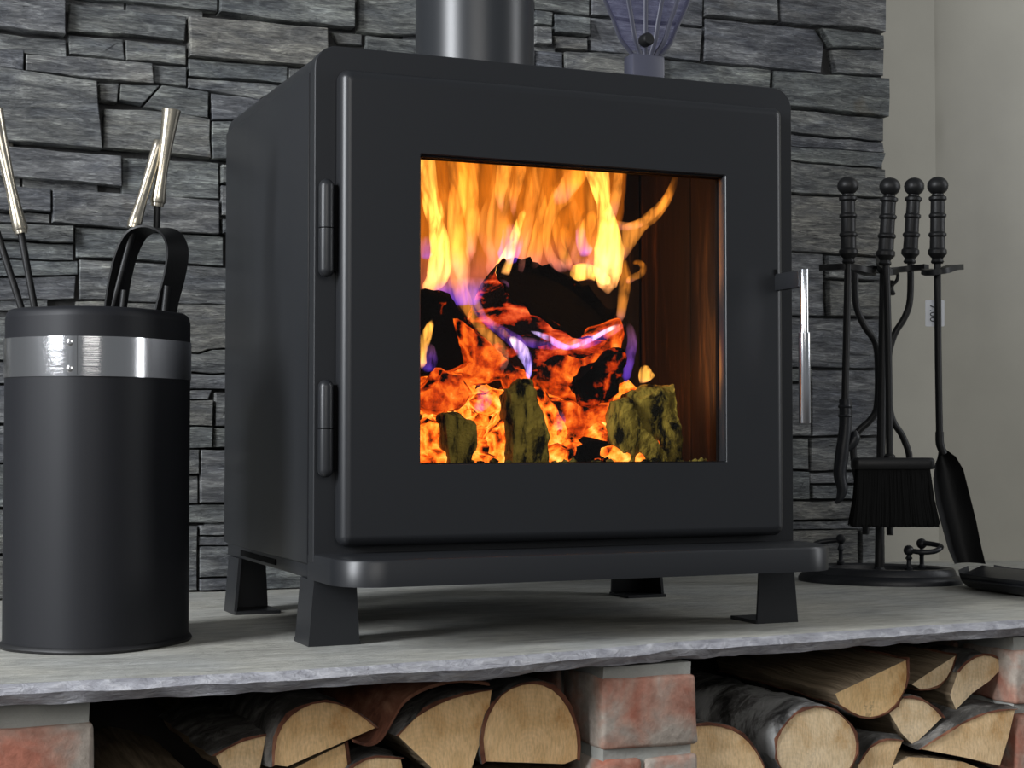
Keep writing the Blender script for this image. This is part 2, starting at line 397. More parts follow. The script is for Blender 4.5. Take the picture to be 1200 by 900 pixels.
M['fl_dim'] = flame_mat('flame_haze', [(0, (.75, .14, .12)), (.3, (1, .23, .012)), (1, (1, .22, .006))], 8, 7, top=.95)
M['fl_veil'] = flame_mat('flame_veil', [(0, (.7, .2, .25)), (.3, (1, .34, .06)), (1, (1, .31, .022))], 24, 10, top=.8)
M['fl_vio'] = flame_mat('flame_violet', [(0, (.16, .06, .9)), (.5, VI), (1, (.8, .28, .35))], 30)
M['fl_blue'] = flame_mat('flame_blue_white', [(0, (.25, .2, 1)), (.6, (.7, .5, 1)), (1, (1, .7, .5))], 120, top=.9)

# firebrick
mt, nt, out = mat_new('sooty_firebrick'); b = pbr(nt, out, (.2, .15, .1), .8, 0, .3)
fa = ntex(nt, coords(nt, (9, 9, 1.0)), 4, 7, .65, .4); r1 = ramp(nt, [(.38, (.004, .0025, .001)), (.54, (.014, .008, .0026)), (.74, (.095, .052, .016))]); nt.links.new(fa, r1.inputs[0])
nt.links.new(r1.outputs[0], b.inputs['Base Color']); bump(nt, fa, .4, .003, b); M['firebrick'] = mt
# ceramic glass
mt, nt, out = mat_new('stove_glass'); tr = nt.nodes.new('ShaderNodeBsdfTransparent'); gl = nt.nodes.new('ShaderNodeBsdfGlossy'); gl.inputs['Roughness'].default_value = .02
tr.inputs[0].default_value = (.97, .965, .95, 1); gl.inputs[0].default_value = (1, 1, 1, 1)
mx = nt.nodes.new('ShaderNodeMixShader'); mx.inputs[0].default_value = .01
nt.links.new(tr.outputs[0], mx.inputs[1]); nt.links.new(gl.outputs[0], mx.inputs[2]); nt.links.new(mx.outputs[0], out.inputs[0]); M['glass'] = mt
mt, nt, out = mat_new('violet_translucent'); tr = nt.nodes.new('ShaderNodeBsdfTransparent'); gl = nt.nodes.new('ShaderNodeBsdfPrincipled')
tr.inputs[0].default_value = (.80, .80, .90, 1); gl.inputs['Base Color'].default_value = (.16, .16, .27, 1); gl.inputs['Roughness'].default_value = .25
mx = nt.nodes.new('ShaderNodeMixShader'); mx.inputs[0].default_value = .17
nt.links.new(tr.outputs[0], mx.inputs[1]); nt.links.new(gl.outputs[0], mx.inputs[2]); nt.links.new(mx.outputs[0], out.inputs[0]); M['violet'] = mt
M['violet_rib'] = simple('violet_rib', (.06, .062, .088), .4)

# ================================================================== SETTING
# stone wall: every stone is a child of the wall
WY = 2.50
wall = box('wall_back', -0.47, 1.80, WY + .022, WY + .10, -.30, 1.24, simple('wall_joint', (.05, .05, .05), .9, 0, .2, 60, .8, .006), None)
tag(wall, 'dark grey riven slate wall of long flat stones behind the stove', None, None, 'structure')
def stone(poly, proud=None):
    """poly: (x, z) outline on the wall plane, ragged edge, uneven face"""
    pr = random.uniform(-.007, .007) if proud is None else proud
    pts = []
    n = len(poly)
    for i in range(n):
        a, c = Vector(poly[i]), Vector(poly[(i + 1) % n]); L = (c - a).length
        k = max(1, min(7, int(L / .028)))
        for q in range(k):
            p = a.lerp(c, q / k)
            if q: p += Vector((nz((p.x, p.y, 1), 30) * .0025, nz((p.x, p.y, 5), 30) * .003))
            pts.append(p)
    cx = sum((p for p in pts), Vector((0, 0))) / len(pts)
    tilt, tx = random.uniform(-.05, .05), random.uniform(-.05, .05)
    bm = bmesh.new()
    def vy(p, d): return bm.verts.new((p.x, WY - pr + d + (p.y - cx.y) * tilt + (p.x - cx.x) * tx * .4, p.y))
    back = [bm.verts.new((p.x, WY + .035, p.y)) for p in pts]
    mid = [vy(cx + (p - cx) * 1.0, .0022 + .0015 * nz((p.x, p.y, 9), 40)) for p in pts]
    fr = []
    for p in pts:
        d = (cx - p); d.normalize(); fr.append(vy(p + d * .0016, 0 + .0015 * nz((p.x, p.y, 3), 25)))
    m_ = len(pts)
    for A, B in ((back, mid), (mid, fr)):
        for i in range(m_): bm.faces.new((A[i], A[(i + 1) % m_], B[(i + 1) % m_], B[i]))
    es = [bm.edges.get((fr[i], fr[(i + 1) % m_])) for i in range(m_)]
    r = bmesh.ops.triangle_fill(bm, use_beauty=True, use_dissolve=False, edges=es)
    inner = [g for g in r['geom'] if isinstance(g, bmesh.types.BMEdge)]
    inner = [e for e in inner if e not in es]
    if inner:
        sb = bmesh.ops.subdivide_edges(bm, edges=inner, cuts=1)
        for g in sb['geom_inner']:
            if isinstance(g, bmesh.types.BMVert):
                g.co.y += .004 * nz((g.co.x, 0, g.co.z * 3), 14)
    o = from_bm('stone', bm, M['slate'], wall, Vector((cx.x, WY, cx.y)), True, 30)
    return o
TAKEN = []
def pst(*px, proud=None):
    pts = [onY(x, y, WY) for x, y in px]; poly = [(p.x, p.z) for p in pts]
    xs = [p[0] for p in poly]; zs = [p[1] for p in poly]
    TAKEN.append((min(xs), max(xs), min(zs), max(zs)))
    stone(list(reversed(poly)), proud)
S = [
 [(-40,-8),(76,0),(76,41),(-40,29)], [(84,-40),(255,-25),(255,13),(170,4),(84,-3)], [(82,4),(219,19),(217,47),(150,40),(80,36)],
 [(-40,34),(78,46),(79,66),(30,62),(-40,53)], [(81,40),(145,45),(147,69),(82,62)], [(148,46),(219,53),(219,75),(149,69)],
 [(-40,54),(28,60),(27,83),(-40,76)], [(30,65),(85,67),(178,75),(180,98),(105,92),(30,83)], [(181,76),(219,78),(219,101),(181,96)],
 [(221,20),(383,34),(384,62),(362,77),(222,66)], [(222,68),(338,77),(338,97),(222,88)], [(221,91),(332,101),(305,116),(221,102)],
 [(-40,76),(112,97),(119,175),(-40,161)], [(116,98),(139,98),(137,120),(117,118)], [(141,99),(187,100),(167,122),(140,117)],
 [(190,100),(244,108),(243,138),(210,135),(168,125)], [(122,128),(188,131),(246,140),(247,185),(180,178),(121,173)],
 [(247,110),(310,117),(300,141),(248,141)], [(248,143),(300,143),(300,188),(249,186)],
 [(-40,168),(142,183),(143,218),(-40,202)], [(144,184),(258,190),(258,232),(200,231),(144,226)],
 [(-40,214),(60,221),(60,248),(-40,244)], [(62,223),(145,227),(257,235),(257,274),(150,268),(62,260)], [(-40,247),(60,250),(60,260),(-40,258)],
 [(-40,261),(86,265),(86,284),(-40,279)], [(89,266),(150,269),(263,277),(263,311),(140,302),(90,301)], [(-40,281),(87,286),(87,304),(-40,302)],
 [(-40,304),(92,306),(92,321),(-40,324)], [(-40,326),(90,323),(88,349),(-40,352)], [(94,304),(290,315),(290,357),(200,355),(94,350)],
 [(90,353),(290,358),(290,407),(245,409),(235,413),(90,413)],
 [(260,193),(300,196),(300,216),(260,214)], [(260,217),(300,220),(300,254),(260,252)], [(261,257),(300,259),(300,274),(261,273)],
 [(120,416),(235,415),(250,410),(300,410),(300,436),(120,437)], [(120,439),(300,438),(300,455),(120,455)], [(140,457),(250,457),(246,467),(140,470)],
 [(140,472),(250,469),(249,499),(140,500)], [(253,460),(300,460),(300,499),(253,499)], [(140,502),(249,501),(248,524),(140,525)], [(251,502),(300,502),(300,524),(250,524)],
 [(150,527),(233,527),(233,555),(150,555)], [(235,527),(300,527),(300,588),(235,589)], [(150,558),(233,558),(233,590),(150,591)], [(150,593),(300,591),(300,612),(150,614)],
 [(235,616),(300,614),(300,626),(235,627)], [(150,617),(232,617),(232,692),(150,695)], [(234,629),(300,628),(300,638),(234,639)], [(235,641),(300,640),(300,676),(235,677)], [(235,679),(300,678),(300,690),(235,692)],
 [(258,-25),(415,-12),(414,33),(320,25),(257,15)], [(421,-15),(530,-6),(530,44),(421,36)], [(392,36),(427,38),(427,51),(398,49)], [(386,53),(428,55),(428,78),(386,76)],
 [(431,40),(560,53),(560,90),(431,80)], [(340,79),(385,80),(385,110),(340,110)], [(533,-6),(626,0),(626,10),(600,52),(533,45)], [(562,54),(626,58),(626,84),(562,84)],
 [(627,-30),(693,-25),(692,18),(627,10)], [(627,12),(647,15),(646,30),(627,28)], [(627,31),(646,32),(646,52),(627,52)], [(649,17),(691,21),(691,41),(650,38)], [(650,41),(690,44),(690,58),(653,55)],
 [(694,20),(825,33),(823,70),(694,58)], [(695,-25),(826,-20),(825,30),(694,17)], [(627,59),(660,61),(660,100),(627,95)], [(662,61),(772,66),(772,105),(662,102)], [(775,69),(904,82),(903,115),(775,110)],
 [(828,-25),(911,-20),(912,25),(827,18)], [(914,-25),(1040,-22),(1039,37),(1015,32),(915,26)], [(828,21),(958,33),(969,50),(965,84),(905,79),(828,71)],
 [(962,33),(1035,42),(1035,57),(974,55)], [(976,58),(1038,58),(1037,88),(982,84)], [(907,83),(1042,92),(1040,137),(1000,132),(907,122)], [(900,126),(1037,139),(1036,165),(900,152)],
 [(900,155),(1036,167),(1038,178),(900,168)], [(900,170),(1036,180),(1030,197),(900,186)], [(900,188),(1037,199),(1037,231),(900,225)], [(900,227),(1036,233),(1036,300),(970,296),(900,292)],
 [(900,293),(968,297),(968,370),(900,368)], [(970,299),(1034,303),(1033,328),(971,325)], [(971,329),(1033,331),(1033,371),(971,370)], [(900,372),(1033,374),(1032,431),(900,429)],
 [(900,432),(952,433),(951,447),(900,447)], [(954,434),(1032,433),(1031,510),(953,511)], [(900,450),(951,450),(951,511),(900,511)], [(900,514),(948,514),(948,550),(900,550)], [(950,514),(1031,513),(1031,550),(950,552)],
 [(950,555),(1031,553),(1031,565),(950,566)], [(951,569),(1031,568),(1031,584),(951,584)], [(900,553),(948,553),(948,585),(900,586)], [(900,588),(1036,587),(1036,607),(900,610)], [(900,613),(1032,610),(1030,619),(900,621)],
 [(900,623),(1007,621),(1007,664),(900,668)], [(1010,622),(1032,621),(1032,662),(1010,664)]]
deep = {12: .012, 9: .008, 52: -.012, 53: -.016, 16: .004, 50: .010, 0: .010, 23: -.012, 36: -.008, 26: -.006}
for i, q in enumerate(S): pst(*q, proud=deep.get(i))
# the courses hidden behind the stove and beyond the picture's edges
HAND = list(TAKEN); z = 0.002
while z < 1.20:
    h = random.choice((.034, .045, .058, .066)); x = -.45
    free = []
    segs = [(-.45, 1.795)]
    for (a, c, z0, z1) in HAND:
        if z1 < z + .004 or z0 > z + h - .004: continue
        ns = []
        for s0, s1 in segs:
            if c <= s0 or a >= s1: ns.append((s0, s1)); continue
            if a - s0 > .03: ns.append((s0, a - .004))
            if s1 - c > .03: ns.append((c + .004, s1))
        segs = ns
    for s0, s1 in segs:
        x = s0
        while x < s1 - .02:
            L = random.uniform(.16, .34)
            if s1 - x - L < .06: L = s1 - x
            TAKEN.append((x, x + L - .004, z, z + h - .004))
            stone([(x, z), (x + L - .004, z + random.uniform(-.002, .002)), (x + L - .004, z + h - .004), (x, z + h - .004)])
            x += L
    z += h

# slips of stone set back in the remaining gaps
z = .002; slips = []
while z < 1.18:
    x = -.45
    while x < 1.78:
        L = min(random.uniform(.07, .13), 1.795 - x); h = .030
        pts = [(x + L * (i + .5) / 7, z + h * (j + .5) / 4) for i in range(7) for j in range(4)]
        cov = sum(any(a <= p[0] <= c and z0 <= p[1] <= z1 for a, c, z0, z1 in TAKEN) for p in pts) / len(pts)
        if cov < .70: slips.append(stone([(x, z), (x + L - .003, z), (x + L - .003, z + h - .002), (x, z + h - .002)], -.013))
        x += L
    z += .030
vs, fs = [], []
for o in slips:
    k = len(vs); wl = world_loc(o); vs += [v.co + wl for v in o.data.vertices]; fs += [[i + k for i in p.vertices] for p in o.data.polygons]
    bpy.data.meshes.remove(o.data)
tag(make('stone_slips', vs, fs, M['slate'], wall, Vector((.8, WY, .5)), True, sharp=30), None, None, None, 'stuff')

# plaster walls right of the stone
wb = box('wall_plaster', 1.79, 1.985, 2.60, 2.68, -.30, 1.55, M['plaster']); tag(wb, 'narrow strip of beige plaster wall next to the slate', None, None, 'structure')
def slab_wall(name, p0, p1, t, z0, z1, mat):
    d = (Vector(p1) - Vector(p0)).normalized(); n = Vector((-d.y, d.x)) * t
    q = [Vector(p0), Vector(p1), Vector(p1) + n, Vector(p0) + n]
    v, f = loft([[Vector((p.x, p.y, z0)) for p in q], [Vector((p.x, p.y, z1)) for p in q]])
    return make(name, v, f, mat, smooth=False)
wr = slab_wall('wall_right', (1.98, 2.60), (2.75, 2.27), .08, -.30, 1.55, M['plaster']); tag(wr, 'beige plaster wall beside the fire tools', None, None, 'structure')

# hearth slab: chipped front edge
random.seed(11)
FRONT = [(-.75, 1.668), (.163, 1.648), (.406, 1.628), (.691, 1.644), (.925, 1.684), (1.438, 1.713), (2.62, 1.80)]
def front_y(x):
    for (a, b_), (c, d) in zip(FRONT, FRONT[1:]):
        if x <= c: return b_ + (d - b_) * (x - a) / (c - a)
    return FRONT[-1][1]
nx = 330; loops = []
for i in range(nx + 1):
    x = -.75 + 3.37 * i / nx; y = front_y(x) + .004 * nz((x, 0, 0), 9) + .002 * nz((x, 3, 0), 40)
    th = .0205 + .004 * nz((x, 7, 0), 7) + .0025 * nz((x, 9, 0), 31)
    j = lambda s, o: nz((x, o, 0), s)
    loops.append([Vector((x, 2.72, 0)), Vector((x, y + .03, 0)), Vector((x, y + .008 + .004 * j(20, 2), .0004 * j(40, 1))), Vector((x, y + .003 * j(35, 4), -.0022)),
                  Vector((x, y - .005 + .007 * j(26, 5), -th * (.42 + .2 * j(16, 6)))), Vector((x, y + .001 + .006 * j(22, 8), -th * (.74 + .12 * j(18, 12)))),
                  Vector((x, y + .006 + .008 * j(15, 10), -th)), Vector((x, y + .06, -th)), Vector((x, 2.72, -.021))])
vs = [v for l in loops for v in l]; n = 9; fs = []; fm = []
for k in range(nx):
    for i in range(n):
        j = (i + 1) % n; fs.append([k * n + i, k * n + j, (k + 1) * n + j, (k + 1) * n + i]); fm.append(1 if i in (2, 3, 4, 5, 6) else 0)
fs += [list(range(n)), [nx * n + i for i in range(n)]]; fm += [0, 0]
hs = make('hearth_slab', vs, fs, None, None, Vector((.9, 2.0, -.021)), True, [M['hearth'], M['hearth_edge']], fm, 28)
tag(hs, 'pale grey flagstone hearth with a rough chipped front edge', 'hearth')

# log store below
FLZ = -.20
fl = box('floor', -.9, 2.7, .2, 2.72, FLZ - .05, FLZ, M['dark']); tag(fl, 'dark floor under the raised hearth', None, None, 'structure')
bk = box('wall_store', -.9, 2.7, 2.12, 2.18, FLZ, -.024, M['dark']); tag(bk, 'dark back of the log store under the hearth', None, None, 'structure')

def pier(x0, x1, y0, y1, label, courses, cut=()):
    p = empty('brick_pier', ((x0 + x1) / 2, (y0 + y1) / 2, FLZ), label, 'brick pier', 'brick piers under the hearth')
    bm = bmesh.new(); box_bm(bm, x0 + .006, x1 - .006, y0 + .007, y1 - .006, FLZ, -.0235, 0)
    bmesh.ops.subdivide_edges(bm, edges=bm.edges[:], cuts=6, use_grid_fill=True)
    for v in bm.verts: v.co += Vector((nz(v.co, 30), nz(v.co, 30, 4), 0)) * .003
    from_bm('mortar', bm, M['mortar'], p)
    for (z0, z1, splits) in courses:
        xs = [x0] + list(splits) + [x1]
        ys = [y0, y0 + .112, y0 + .228, y1] if y1 - y0 > .3 else [y0, y1]
        for a, c in zip(xs, xs[1:]):
            for d, e in zip(ys, ys[1:]):
                bm = bmesh.new(); box_bm(bm, a + .002, c - .002, d + (.0 if d == y0 else .008), e - .003, z0, z1, .005, 2)
                bmesh.ops.subdivide_edges(bm, edges=[q for q in bm.edges if q.calc_length() > .04], cuts=2, use_grid_fill=True)
                off = random.uniform(-.002, .002)
                for v in bm.verts: v.co += Vector((nz(v.co, 40), nz(v.co, 40, 7), nz(v.co, 40, 3))) * .0035 + Vector((0, off, 0))
                from_bm('brick', bm, M['brick'], p, Vector(((a + c) / 2, (d + e) / 2, (z0 + z1) / 2)), True, 50)
    return p
pier(.815, .940, 1.680, 2.10, 'brick pier in the middle, between the two stacks of logs', [(-.117, -.036, ()), (-.199, -.129, (.87,))])
pier(-.20, .256, 1.672, 2.10, 'lime-washed brick pier at the left end, below the black bucket', [(-.125, -.046, (.02,)), (-.199, -.136, (.13,))])
pier(1.425, 1.68, 1.720, 2.10, 'shaded brick pier at the right end of the log store', [(-.110, -.040, ()), (-.199, -.122, (1.55,))])

# ================================================================== STOVE
X0, X1, YF, YB, ZT = .517, 1.153, 1.811, 2.255, .686
st = empty('wood_stove', (.835, 2.03, 0), 'black steel wood-burning stove with a large glass door, on four legs', 'stove')
HX0, HX1, HZ0, HZ1 = .635, 1.040, .2045, .5645      # door window
# casing: swept shell with rounded top edges, closed at the back
out2 = rrect(X0 + .002, X1 - .002, .09, ZT, .01, 8, (.003, .003, .026, .026))
inn2 = rrect(X0 + .006, X1 - .006, .094, ZT - .004, .01, 8, (.003, .003, .023, .023))
def L3(pts, y): return [Vector((x, y, z)) for x, z in pts]
v, f = loft([L3(inn2, YB - .006), L3(inn2, YF + .022), L3(out2, YF + .022), L3(out2, YB - .002), L3(out2, YB)], True, True)
make('casing', v, f, M['stove'], st)
# side panels, standing slightly proud with a shadow gap to the front frame
for s, nm in ((X0, 'side_panel'), (X1, 'side_panel')):
    a, c = (s - .0005, s + .003) if s == X0 else (s - .003, s + .0005)
    box(nm, a, c, YF + .0245, YB - .001, .092, .6585, M['stove'], st, .0008)
def ring_fill(bm, outer, hole):
    es = []
    for lp in (outer, hole):
        for i in range(len(lp)):
            e = bm.edges.get((lp[i], lp[(i + 1) % len(lp)])) or bm.edges.new((lp[i], lp[(i + 1) % len(lp)])); es.append(e)
    bmesh.ops.triangle_fill(bm, use_beauty=True, use_dissolve=False, edges=es)
def plate(name, outer_rings, hole, yback, mat, parent):
    """outer_rings: list of (pts, y) from back to front; hole: list of (pts, y) from front to back"""
    bm = bmesh.new()
    O = [[bm.verts.new((x, y, z)) for x, z in pts] for pts, y in outer_rings]
    H = [[bm.verts.new((x, y, z)) for x, z in pts] for pts, y in hole]
    for R_ in (O, H):
        for A, B in zip(R_, R_[1:]):
            for i in range(len(A)): bm.faces.new((A[i], A[(i + 1) % len(A)], B[(i + 1) % len(A)], B[i]))
    ring_fill(bm, O[-1], H[0]); ring_fill(bm, O[0], H[-1])
    o = from_bm(name, bm, mat, parent, None, True, 32)
    wn = o.modifiers.new('even_shading', 'WEIGHTED_NORMAL'); wn.keep_sharp = True; wn.weight = 100
    return o
def ro(d, r=.026): return rrect(X0 + d, X1 - d, .094, ZT - d, r, 8, (.002, .002, max(r - d, .002), max(r - d, .002)))
hb = rrect(HX0 - .012, HX1 + .012, HZ0 - .012, HZ1 + .012, .003, 3)
plate('front_frame', [(ro(0), YF + .020), (ro(0), YF + .0012), (ro(.0009), YF)], [(hb, YF), (hb, YF + .020)], 0, M['stove'], st)
# door with rounded edges
DX0, DX1, DZ0, DZ1, DY = .541, 1.126, .1125, .6565, 1.7845
def rd(d): return rrect(DX0 + d, DX1 - d, DZ0 + d, DZ1 - d, max(.012 - d, .003), 5)
rings = [(rd(.001), YF - .003)]
for k in range(9):
    a = k / 8 * math.pi / 2; rr = .014
    rings.append((rd(rr * (1 - math.cos(a)) * .92), DY + rr * (1 - math.sin(a))))
hr = rrect(HX0, HX1, HZ0, HZ1, .002, 3); hr2 = rrect(HX0 + .0012, HX1 - .0012, HZ0 + .0012, HZ1 - .0012, .002, 3)
door = plate('door', rings, [(hr, DY), (hr2, DY + .0015), (hr2, YF - .003)], 0, M['stove'], st)
bm = bmesh.new(); box_bm(bm, HX0 - .006, HX1 + .006, DY + .0135, DY + .0175, HZ0 - .006, HZ1 + .006, 0)
from_bm('glass', bm, M['glass'], door, None, False)
# near-black strips added as painted shade over the firelit window reveal
for nm, q in (('reveal_shade', (HX0, HX1, HZ1 - .0034, HZ1 - .0006)), ('reveal_shade', (HX0, HX1, HZ0 + .0006, HZ0 + .0022)), ('reveal_shade', (HX0 + .0006, HX0 + .002, HZ0, HZ1)), ('reveal_shade', (HX1 - .0022, HX1 - .0013, HZ0, HZ1))):
    if q[0] < 1: box(nm, q[0], q[1], DY + .003, DY + .0130, q[2], q[3], M['stove_gap'], door)
    box(nm, q[0], q[1], DY + .0180, YF - .003, q[2], q[3], M['stove_gap'], door)
# bright trim strip down the right of the window
box('window_trim', HX1 - .0028, HX1 - .0006, DY + .0008, DY + .013, HZ0 + .002, HZ1 - .002, M['flue'], door, .0004)
# handle
hx = 1.1135
bm = bmesh.new(); box_bm(bm, hx - .003, hx + .006, 1.7305, DY + .001, .4215, .4425, .0008); hb_ = from_bm('handle_bracket', bm, M['stove'], door)
box('keyhole_slot', hx - .0045, hx - .0005, DY - .0012, DY + .001, .441, .4485, M['stove_gap'], door)
lathe('handle_grip', [(0, .190), (.0052, .190), (.0055, .1895), (.0055, .112), (.0073, .1115), (.0073, .001), (.0068, 0), (0, 0)], (hx + .0025, 1.7265, .2535), M['chrome'], door)
# hinges between frame and door
for z0, z1 in ((.418, .530), (.191, .302)):
    zm = (z0 + z1) / 2; hc = Vector((.5275, 1.7985, 0)); r = .0088
    hg = empty('hinge', Vector((hc.x, hc.y, z0)) - st.location); hg.parent = st
    def cap(a, b_, up):
        pr = [(0, 0), (r, 0), (r, (b_ - a) - r)] + [(r * math.cos(t), (b_ - a) - r + r * math.sin(t)) for t in [q * math.pi / 12 for q in range(1, 6)]] + [(0, b_ - a)]
        return pr
    lathe('hinge_knuckle', cap(zm + .0006, z1, 1), (hc.x, hc.y, zm + .0006), M['stove'], hg)
    lathe('hinge_knuckle', cap(z0, zm - .0006, 0), (hc.x, hc.y, zm - .0006), M['stove'], hg, axis=(0, 0, -1))
    box('hinge_leaf', hc.x - .004, DX0 + .004, hc.y + .002, YF + .001, z0 + .008, z1 - .006, M['stove_gap'], hg)
# bottom shelf with rounded front corners
sh = rrect(X0 + .0005, X1 + .0005, 1.697, 1.836, .01, 9, (.052, .052, .001, .001))
def ins(pts, d, cx=.835, cy=1.78): return [(x + (d if x < cx else -d), y + d if y < cy else y) for x, y in pts]
v, f = loft([[Vector((x, y, .0745)) for x, y in sh], [Vector((x, y, .101)) for x, y in sh], [Vector((x, y, .1035)) for x, y in ins(sh, .0012)], [Vector((x, y, .1045)) for x, y in ins(sh, .0035)]])
make('shelf', v, f, M['stove'], st)
box('base_frame', X0 + .004, X1 - .004, 1.83, YB - .004, .0745, .0915, M['stove'], st, .001)
box('air_slot', X0 + .0025, X0 + .006, 1.99, 2.17, .079, .086, M['stove_gap'], st)
# legs: angle brackets with a foot plate, splayed outwards
def leg(sx, front):
    xo = X0 + .001 if sx < 0 else X1 - .001; d = 1 if sx < 0 else -1
    yo = YF - .001 if front else YB - .024; e = 1 if front else -1
    t = .004; wx, wy = .050, .058
    def pl(quad_top, quad_bot): return loft([quad_bot, quad_top])
    fl_ = -.004 * d
    A = lambda x0, x1, y0, y1, dx0, dx1: loft([[Vector((xo + d * x0 + fl_ * 1.6, yo + e * y0, 0)), Vector((xo + d * x1 + (fl_ * 1.6 if dx0 else 0) + d * .004 * dx1, yo + e * y0, 0)), Vector((xo + d * x1 + (fl_ * 1.6 if dx0 else 0) + d * .004 * dx1, yo + e * y1, 0)), Vector((xo + d * x0 + fl_ * 1.6, yo + e * y1, 0))],
                                             [Vector((xo + d * x0, yo + e * y0, .0745)), Vector((xo + d * x1, yo + e * y0, .0745)), Vector((xo + d * x1, yo + e * y1, .0745)), Vector((xo + d * x0, yo + e * y1, .0745))]])
    side = A(0, t, t, wy, 1, 0); fr = A(0, wx, 0, t, 0, 1)
    xa, xb = sorted((xo + fl_ * 1.6, xo + d * (wx + .006))); ya, yb = sorted((yo + e * .0006, yo + e * (wy + .006))); xa += .0004; xb -= .0004
    bm = bmesh.new(); box_bm(bm, xa, xb, ya, yb, 0, .0045, 0)
    foot = ([v.co.copy() for v in bm.verts], [[v.index for v in q.verts] for q in bm.faces]); bm.verts.index_update()
    foot = ([v.co.copy() for v in bm.verts], [[v.index for v in q.verts] for q in bm.faces]); bm.free()
    v, f = join(side, fr, foot); make('leg', v, f, M['stove'], st, None, False)
for sx in (-1, 1):
    for fr in (True, False): leg(sx, fr)
# firebox lining
BX0, BX1, BY1, BZ0, BZ1 = .575, 1.098, 2.13, .180, .664
fbx = empty('firebox', Vector((.835, 1.98, BZ0)) - st.location); fbx.parent = st
for k in range(4):
    a = BX0 + (BX1 - BX0) * k / 4; c = BX0 + (BX1 - BX0) * (k + 1) / 4
    box('firebrick', a + .001, c - .001, BY1, BY1 + .025, BZ0, BZ1, M['firebrick'], fbx, .002)
for s in (BX0, BX1):
    for k in range(2):
        a = YF + .022 + (BY1 - YF - .022) * k / 2; c = YF + .022 + (BY1 - YF - .022) * (k + 1) / 2
        x0, x1 = (s - .025, s) if s == BX0 else (s, s + .025)
        box('firebrick', x0, x1, a + .001, c - .001, BZ0, BZ1, M['firebrick'], fbx, .002)
box('firebrick', BX0 - .025, BX1 + .025, YF + .021, BY1 + .025, BZ0 - .025, BZ0, M['firebrick'], fbx, .002)
box('baffle_plate', BX0 - .025, BX1 + .025, YF + .08, BY1 + .025, BZ1 - .03, BZ1 - .015, M['firebrick'], fbx, .002)
box('firebox_roof', BX0 - .025, BX1 + .025, YF + .021, BY1 + .025, BZ1, BZ1 + .014, M['stove_gap'], fbx, .002)

# flue
FC = Vector((.835, 2.12, ZT))
flue = lathe('flue_pipe', [(.0, 0), (.086, 0), (.086, .012), (.0825, .014), (.0825, .85), (0, .85)], FC, M['flue'], None, seg=64, origin=FC)
tag(flue, 'black steel flue pipe rising from the top of the stove', 'flue pipe')

# fan on the stove top: ribs spreading from a block inside a tinted shell
fc = onY(755, 92, 2.10); fc.z = ZT
fan = empty('stove_fan', fc, 'translucent violet fan with spreading ribs standing on the stove top', 'fan')
zb = onY(755, 66, 2.10).z
bm = bmesh.new(); box_bm(bm, fc.x - .0265, fc.x + .0265, 2.085, 2.115, ZT, zb, .004); from_bm('base_block', bm, M['violet_rib'], fan)
lv = [(62, 21), (48, 34), (28, 43), (0, 57), (-40, 70), (-90, 76)]
shell = []
for y, hw in lv:
    p = onY(756, y, 2.10); hwm = hw * 2.33 / FPX
    shell.append([Vector((p.x + hwm * math.cos(t), 2.10 + hwm * .42 * math.sin(t), p.z)) for t in [2 * math.pi * q / 36 for q in range(36)]])
v, f = loft(shell, False, False); make('tinted_shell', v, f, M['violet'], fan)
for k in range(6):
    u = -1 + 2 * k / 5
    pts = []
    for y, hw in [(66, 18)] + lv:
        p = onY(756, y, 2.10); hwm = hw * 2.33 / FPX; pts.append(Vector((p.x + hwm * u * .98, 2.10 - hwm * .40 * math.sqrt(max(0, 1 - u * u)) - .001, p.z)))
    tube('rib', pts, .0022, M['violet_rib'], fan, 8, 3, flat=1.6)
hub = onY(755, 48, 2.07)
lathe('hub', [(0, 0), (.0095, 0), (.0095, .012), (.007, .016), (0, .016)], hub, M['iron'], fan, axis=(0, -1, 0))

# ================================================================== FIRE
random.seed(3)
def lump(name, poly_px, Y, depth, mat, label=None, cat=None, amp=.006, freq=24, cuts=2, back=.8, lift=0, group=None, parent=None, grain=(1, 1, 1)):
    """solid chunk: outline in the plane Y, running back `depth`, rough all over"""
    pts = []
    n = len(poly_px); P = [onY(x, y, Y) for x, y in poly_px]
    for i in range(n):
        a, c = P[i], P[(i + 1) % n]; k = max(1, int((c - a).length / .014))
        for q in range(k): pts.append(a.lerp(c, q / k))
    cx = sum(pts, Vector()) / len(pts)
    layers = [(1.0 - .16, -.004), (1.0, .006), (1.0, depth * .5), (back, depth)]
    bm = bmesh.new(); L = []
    for s, dy in layers:
        L.append([bm.verts.new(cx + (p - cx) * s + Vector((0, dy, lift * dy / max(depth, .001)))) for p in pts])
    m_ = len(pts)
    for A, B in zip(L, L[1:]):
        for i in range(m_): bm.faces.new((A[i], A[(i + 1) % m_], B[(i + 1) % m_], B[i]))
    for lp in (L[0], L[-1]):
        es = [bm.edges.get((lp[i], lp[(i + 1) % m_])) for i in range(m_)]
        bmesh.ops.triangle_fill(bm, use_beauty=True, use_dissolve=False, edges=es)
    bmesh.ops.subdivide_edges(bm, edges=bm.edges[:], cuts=cuts, use_grid_fill=True)
    bm.normal_update()
    for v in bm.verts:
        q_ = Vector((v.co.x * grain[0], v.co.y * grain[1], v.co.z * grain[2]))
        k = nz(q_, freq) + .6 * nz(q_, freq * 2.6, 5) + .35 * nz(q_, freq * 6, 8)
        v.co += v.normal * (k * amp)
    o = from_bm(name, bm, mat, parent, cx + Vector((0, depth * .4, 0)), True, 60)
    if label: tag(o, label, cat, group)
    return o
G = 'burning wood in the stove'
